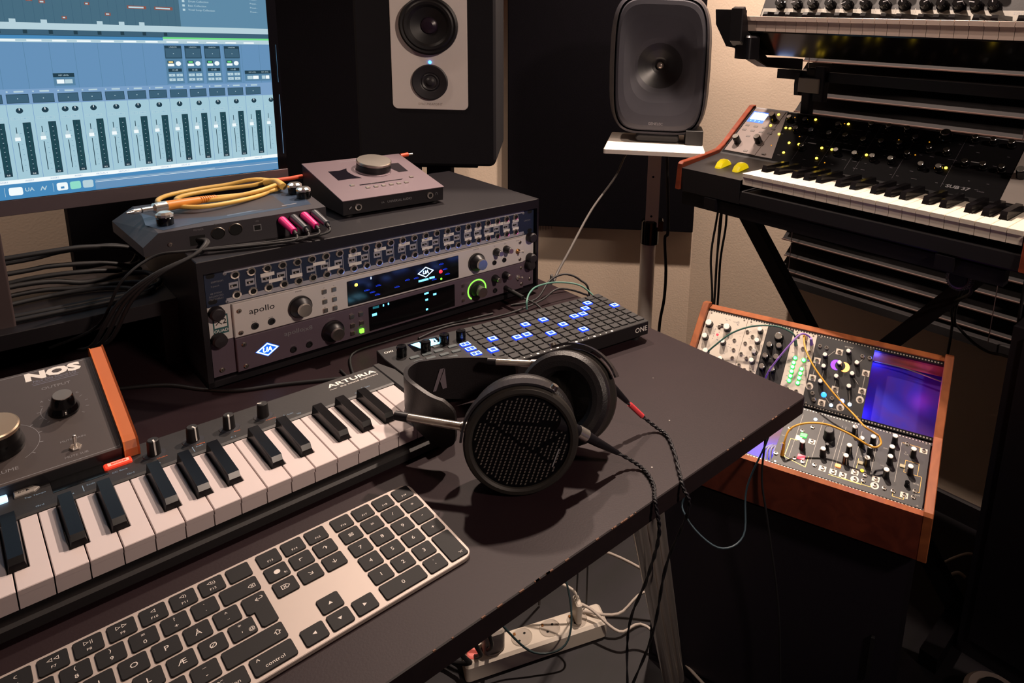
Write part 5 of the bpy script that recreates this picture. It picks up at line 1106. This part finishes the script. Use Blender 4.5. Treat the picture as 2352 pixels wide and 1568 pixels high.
# cream module
def dA(m_):
    random.seed(2)
    for i in range(70): x = random.uniform(4, 118); y = random.uniform(8, 124); m_.rect(x, x+random.uniform(1, 4), y, y+.9, .5, 2)
    for i in range(6):
        for j in range(2): m_.flat(circ(.9, 8, 24+j*9, 78+i*5), .52, 2)
    m_.text('TIMBRE', 60, 120, .5, 4, 2)
a_ = module('module', P2, 0, 81, [IVP, CHROME, GINK], dA, 'cream panel, left of row')
for x, y, r in ((9.9, 103.8, 7), (46.6, 103.9, 7), (5.8+4, 76.3, 6), (46.7, 74.4, 5.5), (20, 48, 6), (52, 40, 5)): mknob(a_, P2, x, y, r, 12)
for x, y in ((66.3, 84.5), (70, 66), (72, 50), (12, 20), (26, 20), (40, 20), (54, 20), (68, 20), (68, 34), (30, 104), (35, 108)): mjack(a_, P2, x, y)
led(a_, P2 @ tr(30.9, 87.8, .4), 2.6, RED_E)
a2 = module('module', P2, 81, 122, [IVP, CHROME, GINK], lambda m_: (m_.text('MIX', 92, 122, .5, 4, 2), [m_.rect(84+i*6, 87+i*6, 60, 61, .5, 2) for i in range(5)]), 'cream panel with four knobs')
for y in (113.7, 91.8, 70, 52): mknob(a2, P2, 110, y, 5.2, 12, rz=y*3)
for x, y in ((86, 107), (98, 100), (88, 84), (100, 78), (86, 62), (98, 56), (88, 40), (100, 34), (112, 32), (88, 18), (102, 18), (114, 18)): mjack(a2, P2, x, y)
b_ = module('module', P2, 122, 170, [BKP, CHROME, GINK], lambda m_: [m_.rect(126+i*7, 129+i*7, 60+3*i, 61+3*i, .5, 2) for i in range(5)], 'black panel with glossy knobs')
for x, y, r in ((146.9, 109.7, 8), (134.3, 89.8, 6), (152, 92, 6), (132, 67.6, 6), (152, 70, 6), (131.2, 46, 6), (150, 46, 6)): mknob(b_, P2, x, y, r, 11, CHROME, BLKG, rz=x*7)
for x in (130, 142, 154, 164): mjack(b_, P2, x, 20)
# green-lit sequencer module
def dG(m_):
    for i in range(8): m_.rect(176, 181, 34+i*9, 34.6+i*9, .5, 2); m_.rect(204, 210, 34+i*9, 34.6+i*9, .5, 2)
g_ = module('module', P2, 170, 214, [IVP, CHROME, GINK], dG, 'cream panel with two columns of green lights')
GCY = mat('green_key_light', '#b8ffd0', .4, emit='#58ff9a', es=3.2, var=0); GHA = mat('green_halo_ring', '#28c840', .4, emit='#18e030', es=1.2, var=0)
gm = MB(); gm.lathe([(4.1, 0), (4.1, .8), (3.2, 1)], 18, 1); gm.lathe([(3.2, 1), (3, 2), (0, 2.2)], 18, 0); gmm = gm.mesh('lit_button', [GCY, GHA])
for x, y in ((184.6, 79), (200.2, 78.8), (184, 69.7), (183.7, 61.5), (184, 53), (184, 44.1), (183.5, 35.5), (200.2, 61.8), (199.7, 53.1), (199.6, 44.5), (199.3, 35.3)): obj('lit_button', gmm, None, g_, P2 @ tr(x, y, .4))
for x, y in ((180, 122), (195, 122), (207, 112), (180, 104), (194, 100), (207, 96), (208, 84), (184, 20), (200, 20)): mjack(g_, P2, x, y)
# large charcoal module with the colour arc
def dB(m_):
    m_.text('spectral', 272, 122.5, .5, 4.6, 2, shear=.2); m_.text('machine', 270, 7, .5, 4, 2)
    for a, b in (((238, 95), (250, 110)), ((291, 95), (300, 108)), ((262, 62), (262, 45)), ((287, 73), (300, 60)), ((286, 50), (292, 24)), ((247, 27), (262, 12)), ((222, 84), (222, 52)), ((238, 74), (238, 50)), ((263, 41), (278, 24)), ((308, 83), (308, 40))):
        d = Vector((b[0]-a[0], b[1]-a[1])).normalized(); n_ = Vector((-d.y, d.x))*.35; m_.flat([(a[0]+n_.x, a[1]+n_.y), (a[0]-n_.x, a[1]-n_.y), (b[0]-n_.x, b[1]-n_.y), (b[0]+n_.x, b[1]+n_.y)][::-1], .5, 2)
    for x, y in ((257.7, 109.8), (223.2, 84.2), (308.4, 82.8), (222, 51.2), (263.7, 40.9), (308.2, 50.1), (246.7, 11.9)): m_.rect(x-6, x+6, y-5.5, y+5.5, .48, 3)
    for x, y in ((220.2, 35.1), (307.4, 34.3), (278.5, 12.5)): m_.flat(circ(6.6, 20, x, y), .48, 3)
B_ = module('module', P2, 214, 316, [CHR, CHROME, WTR, IVP], dB, 'charcoal panel with purple and orange light arc')
for x, y in ((222.3, 112.1), (234.4, 111.9), (257.7, 109.8), (297.5, 111.4), (309.8, 111.5), (223.2, 84.2), (308.4, 82.8), (222, 51.2), (220.2, 35.1), (263.7, 40.9), (308.2, 50.1), (307.4, 34.3), (232.7, 13.4), (246.7, 11.9), (278.5, 12.5), (228, 24), (262, 24)): mjack(B_, P2, x, y)
for x, y in ((235.8, 95.5), (237.8, 74.3), (263.1, 87.3), (291.4, 94.7), (262.3, 62), (287.4, 73.4), (237.9, 46.1), (286.2, 50.1), (273.7, 112)): mknob(B_, P2, x, y, 4.4, 12, rz=x*5)
m_ = MB(P2)
for c, a0, a1 in ((0, 115, 250), (1, -70, 60)):
    for k in range(14):
        p = [math.radians(a0+(a1-a0)*(k+t)/14) for t in (0, 1)]; w = [7.5*math.sin(math.pi*(k+t)/14)+.2 for t in (0, 1)]
        m_.flat([(264+9*math.cos(p[0]), 85+9*math.sin(p[0])), (264+(9+w[0])*math.cos(p[0]), 85+(9+w[0])*math.sin(p[0])), (264+(9+w[1])*math.cos(p[1]), 85+(9+w[1])*math.sin(p[1])), (264+9*math.cos(p[1]), 85+9*math.sin(p[1]))], .7, c)
obj('light_arc', m_, [mat('purple_light', '#7a3cff', .4, emit='#7434ff', es=2.6, var=0), mat('peach_light', '#ffb070', .4, emit='#ff9a4a', es=2.6, var=0)], B_)
for x, y, r, m2 in ((247.3, 26.6, 5, mat('azure_light', '#2c8cff', .4, emit='#2a86ff', es=2.5, var=0)), (263, 12, 3.2, WHTB_E), (279.1, 24, 4.2, mat('periwinkle_light', '#8a9aff', .4, emit='#7a8cff', es=3, var=0)), (292.5, 21.8, 3.4, WHTB_E)): led(B_, P2 @ tr(x, y, .4), r, m2, h=1.4)
# lower row: wide charcoal voice module
def dC(m_):
    for x in (222.5, 256.9, 289, 295, 321, 347.5, 383.4): m_.rect(x, x+.7, 22 if x < 300 else 36, 118, .5, 2)
    for pts in ([(227, 60), (216, 60), (216, 20), (252, 12), (252, 34)], [(288, 12), (338, 12), (338, 17)], [(309, 18), (309, 13), (352, 13), (352, 17)], [(384, 17), (384, 9), (400, 9), (400, 14)], [(413, 30), (420, 30), (420, 60), (394, 60), (394, 84), (414, 84), (414, 60)], [(385, 118), (412, 118), (412, 108)], [(326, 60), (326, 40)]):
        for a, b in zip(pts, pts[1:]):
            if abs(a[0]-b[0]) < .1: m_.rect(a[0]-.4, a[0]+.4, min(a[1], b[1]), max(a[1], b[1]), .5, 4)
            elif abs(a[1]-b[1]) < .1: m_.rect(min(a[0], b[0]), max(a[0], b[0]), a[1]-.4, a[1]+.4, .5, 4)
            else: m_.flat([(a[0], a[1]-.4), (b[0], b[1]-.4), (b[0], b[1]+.4), (a[0], a[1]+.4)][:: 1 if a[0] < b[0] else -1], .5, 4)
    for x, y in ((277.5, 19.5), (294, 19.4), (309.2, 18.8), (325.4, 31.5), (356.9, 30.7), (399.9, 17.1), (417.7, 113), (250, 66), (228, 66)): m_.rect(x-5.5, x+5.5, y-5, y+5, .48, 3)
    for x, y in ((327.4, 17.9), (357.2, 17.7)): m_.flat(circ(6.4, 20, x, y), .48, 3)
    for t, x, y in (('GATE', 205, 62), ('CV', 205, 44), ('CLOCK', 214, 118), ('VCO', 303, 62), ('VCF', 330, 66), ('ENV', 362, 96), ('LFO', 362, 60), ('VCA', 393, 96), ('FREQ', 276, 76), ('OUT', 418, 24), ('LEVEL', 414, 44), ('MIX', 330, 96), ('A', 392, 100), ('D', 392, 70)): m_.text(t, x, y, .5, 3.6, 2)
Cm = module('module', P1, 198, 427, [CHR, CHROME, WTR, IVP, GLD], dC, 'wide charcoal panel with gold traces and white-capped knobs')
for x, y in ((201.8, 20.5), (212.4, 24), (264.5, 21.1), (277.5, 19.5), (294, 19.4), (309.2, 18.8), (325.4, 31.5), (327.4, 17.9), (340.7, 30.7), (340, 19.8), (356.9, 30.7), (357.2, 17.7), (371.1, 17.9), (383.9, 17.8), (399.9, 17.1), (413.7, 30.1), (412.7, 18.4), (417.7, 113), (209.5, 80), (250, 66), (232, 22), (246, 20), (392, 118), (230, 82), (244, 96)): mjack(Cm, P1, x, y)
for x, y in ((238.8, 46), (272.7, 44), (309.6, 66), (308.4, 44), (311, 108), (341.6, 98), (340.5, 76), (339.5, 52), (373.4, 112), (371.8, 88), (372, 68), (370.2, 40), (403.3, 96), (402.8, 60), (325, 88)): mknob(Cm, P1, x, y, 4.9, 18, rz=x*3)
mknob(Cm, P1, 273.9, 84, 9, 20, BLK, BLK); mknob(Cm, P1, 401.6, 36, 4, 9, BLKG, BLKG); mknob(Cm, P1, 276, 60, 3.4, 12, BLK, BLK)
for x, y, w, m2 in ((234.4, 73.3, 5.5, mat('green_square_light', '#50ff60', .4, emit='#38ff50', es=2.4, var=0)), (241.4, 28.2, 6, mat('pink_square_light', '#ff6a78', .4, emit='#ff4a5c', es=1.2, var=0)), (298.9, 33.3, 4.6, mat('orange_square_light', '#ff9a5a', .4, emit='#ff7a3a', es=1.5, var=0)), (330, 52, 4.2, mat('cream_square', '#b0a888', .5)), (391, 70, 4.2, mat('cream_square2', '#b0a888', .5))):
    m_ = MB(P1 @ tr(x, y, .4)); m_.prism(rr(w*2, w*1.5, 1, 2), 0, 1.8, .4); obj('lit_button', m_, [m2], Cm)
led(Cm, P1 @ tr(335, 38.8, .4), 3, mat('amber_light', '#ffc040', .4, emit='#ffb020', es=3, var=0)); led(Cm, P1 @ tr(244.4, 115.5, .4), 3.2, WHTB_E, h=1.5); led(Cm, P1 @ tr(372, 108, .4), 1.4, WHTB_E)
# patch cables of the modular, each a thing of its own
M1 = frame(tuple(O1), CU, V1); M2 = frame(tuple(O2), CU, V2)
def patch(pts, m, label, boots):
    g = MB(); g.tube(pts, 1.7, 8, 0, 9)
    for a, b in boots: g.rod(a, Vector(a)+(Vector(b)-Vector(a))*1.0, 3.4, 12, 1, r1=2.4)
    return single('patch_cable', g, [m, m], label, 'cable')
YPC = mat('yellow_patch', '#dba23a', .4); PPC = mat('purple_patch', '#8a62b8', .45); GPC = mat('green_patch', '#3f6a5c', .5)
A = lambda M, x, y, z: M @ Vector((x, y, z))
patch([A(M2, 194, 120, 2), A(M2, 194, 117, 22), A(M2, 204, 90, 34), A(M2, 225, 61, 40), A(M2, 255, 33, 40), A(M2, 284, 11, 38), A(M2, 306, -3, 38), A(M1, 328, 74, 60), A(M1, 340, 77, 50), A(M1, 350, 78, 44)], YPC, 'yellow patch cable hanging across the front of the large charcoal module', [(A(M2, 194, 120, 2), A(M2, 194, 117.5, 20))])
patch([A(M1, 212.4, 20, 4), A(M1, 214, 27, 26), A(M1, 219, 44, 40), A(M1, 240, 59, 46), A(M1, 272, 69, 46), A(M1, 307, 65, 44), A(M1, 336, 59, 38), A(M1, 349, 60, 36), A(M1, 356, 69, 38), A(M1, 351, 79, 42)], YPC, 'yellow patch cable arching over the lower row of modules', [(A(M1, 212.4, 20, 2), A(M1, 213.5, 26, 24))])
patch([A(M2, 207, 112, 2), A(M2, 205, 118, 16), A(M2, 196, 119, 26), A(M2, 188, 114, 31), A(M2, 179, 97, 34), A(M2, 162, 64, 30), A(M2, 148, 38, 18), A(M2, 142, 24, 4)], PPC, 'purple patch cable dropping toward the desk edge', [(A(M2, 207, 112, 2), A(M2, 207, 116, 20))])
patch([A(M2, 180, 104, 2), A(M2, 179, 112, 16), A(M2, 169, 117, 28), A(M2, 142, 118, 36), A(M2, 102, 108, 36), A(M2, 65, 88, 28), A(M2, 36, 59, 16), A(M2, 22, 46, 3)], GPC, 'dark green patch cable arching over the cream modules', [(A(M2, 180, 104, 2), A(M2, 180, 108, 20))])
# cabinet under the modular case
cab = thing('cabinet', 'dark cabinet standing under the wooden modular case', 'cabinet', tuple(O1+CU*213+CBk*110-Zv*(O1.z+740)), CU, CBk)
CBM = mat('cabinet_black', '#17131a', .55, var=.15)
zt = O1.z-74-6-FZ
m_ = MB(); m_.box(-214, 216, -95, 175, 0, zt, 0, 1); obj('body', m_, [CBM], cab)
m_ = MB(); m_.box(-206, 208, -98, -95.5, 20, zt-16, 0, .6); obj('door', m_, [mat('cabinet_door', '#1b1620', .5)], cab)
m_ = MB(); m_.box(170, 176, -104, -98, zt/2-40, zt/2+40, 0, 1); obj('handle', m_, [BLKM], cab)
# ------------------------------------------------------------------ tall black case at the far right
m_ = MB(); m_.box(1440, 1765, -820, -232, FZ, -40, 0, 3); m_.box(1436, 1440, -800, -252, FZ+40, -60, 0)
single('equipment_case', m_, [CBM], 'tall black equipment case at the right edge in front of the blind', 'case')
# ------------------------------------------------------------------ under the desk: power strip, plugs, leads
PWH = mat('power_strip_white', '#cfc5b8', .45, var=.03); SKD = mat('socket_well', '#a59b90', .6)
pa = math.atan2(-98, 238)
ps = thing('power_strip', 'white power strip with four round sockets on the floor under the desk', 'power strip', (834, 348, FZ), (math.cos(pa), math.sin(pa), 0), (-math.sin(pa), math.cos(pa), 0))
m_ = MB(); m_.prism(rr(280, 54, 9, 5), 0, 36, 5, 0, b0=2)
for i in range(4):
    x = -84+56*i
    m_.cyl(20.5, 36, 36.6, 32, 1, x=x); m_.lathe([(20.5, 36.6), (19.5, 38), (18.5, 36.7)], 32, 0, tr(x, 0, 0))
    for s_ in (-9.5, 9.5): m_.cyl(2.6, 36.6, 36.8, 12, 2, x=x+s_*.7, y=s_*.7)
    m_.box(x-14, x-10, 8, 13, 36.6, 38.5, 3)
obj('housing', m_, [PWH, SKD, HOLE, mat('brass_contact', '#b07a48', .35, .9)], ps)
m_ = MB(tr(-122, -2, 36)); m_.lathe([(11, 0), (11, 2), (9, 4), (0, 4.5)], 24, 0); obj('switch_light', m_, [mat('neon_red', '#e89088', .4, emit='#ff6a5a', es=.35, var=0)], ps)
PSM = frame((834, 348, FZ), (math.cos(pa), math.sin(pa), 0), (-math.sin(pa), math.cos(pa), 0))
m_ = MB(PSM @ tr(-84, 0, 37)); m_.prism(rr(40, 34, 8, 4), 2, 44, 4, 0); m_.tube([(0, 0, 44), (-2, 6, 90), (-30, 40, 130), (-60, 120, 160), (-80, 200, 120)], 4, 8, 1, 6); m_.box(-9, 9, -8, 8, 44, 78, 1, 3)
single('mains_plug', m_, [mat('plug_grey', '#a09890', .5), RUB], 'grey mains plug with a black top in the power strip', 'plug')
m_ = MB(PSM @ tr(84, 0, 37)); m_.prism(rr(12, 30, 4, 3), 2, 46, 3, 0); m_.tube([(0, 0, 46), (-8, 6, 66), (-40, 20, 84), (-88, 40, 92)], 2.6, 8, 0, 6)
single('mains_plug', m_, [PWH], 'slim white mains plug at the right end of the power strip', 'plug')
WC_ = mat('white_lead', '#b5aaa0', .5)
lead([A(PSM, 84, 14, 66), A(PSM, 110, -10, 60), A(PSM, 150, -60, 40), (990, 200, -690), (1000, 60, -725), (990, -40, -736)], 2.8, WC_, 'white lead falling right from the slim white plug')
lead([A(PSM, 100, 10, 40), A(PSM, 160, -30, 50), (1040, 240, -670), (1080, 130, -700), (1090, 20, -735)], 2.8, WC_, 'white lead running down toward the chrome legs')
lead([(820, 420, -560), (900, 380, -575), (990, 330, -600), (1060, 240, -650), (1080, 180, -690), (1100, 120, -735)], 3, WC_, 'white lead crossing in front of the wall beneath the desk')
lead([(700, 380, -520), (760, 350, -640), (800, 310, -696), (850, 280, -692), (880, 300, -640), (885, 350, -560), (860, 420, -480)], 2, mat('teal_lead', '#24383c', .5), 'dark teal lead hanging in a loop over the power strip')
lead([(930, -20, -60), (905, 60, -260), (890, 46, -300), (905, -5, -330), (945, -24, -320), (975, -4, -260), (1000, -20, -170), (1012, -20, -100)], 1.6, mat('teal_lead_light', '#22343e', .45), 'thin blue-grey lead hanging in a wide loop below the desk corner')
lead([(1010, -5, -70), (1000, -14, -120), (1000, -14, -185), (1000, -15, -254), (1004, -32, -330), (1020, -60, -500), (1030, -80, -735)], 1.8, RUB, 'thin black lead hanging in front of the modular case')
for i in range(3): lead([(620-30*i, 560, -40), (640-20*i, 420, -300), (700-30*i, 330, -560), (740-20*i, 380, -700), (700-30*i, 520, -735)], 4, RUB, 'black lead in the dark tangle left of the power strip', 'cable', 7, 6, 'tangle of black leads under the desk')
# bin/bag behind desk corner, small things on the floor at right
m_ = MB(tr(1508, -200, FZ) @ rotz(20)); m_.box(-14, 14, -10, 10, 0, 9, 0, 1, r=2); single('wall_adapter', m_, [mat('pale_grey_adapter', '#8a8684', .5)], 'small pale grey adapter lying on the dark floor at the right', 'adapter')
lead([(1650, -130, -735), (1665, -150, -715), (1690, -172, -706), (1705, -195, -715), (1700, -205, -736)], 3, PWH, 'short white looped strap on the floor beside the black case', 'strap')
lead([(1580, -128, -737), (1600, -150, -730), (1630, -170, -722), (1640, -190, -736)], 4, PWH, 'short white strap end on the dark floor near the grey adapter', 'strap')
m_ = MB(tr(1330, -330, FZ) @ rotz(-35)); m_.cyl(52, 0, 60, 32, 0, b=8); m_.lathe([(52.3, 14), (52.3, 30)], 32, 1); m_.cyl(30, 60, 61, 28, 2); m_.lathe([(30, 61), (26, 68), (10, 70), (0, 70)], 24, 2)
single('tape_reel', m_, [mat('cream_card', '#b8aca4', .6), mat('crimson_stripe', '#a02438', .5), BLKM], 'round cream and crimson reel at the bottom right corner', 'reel')
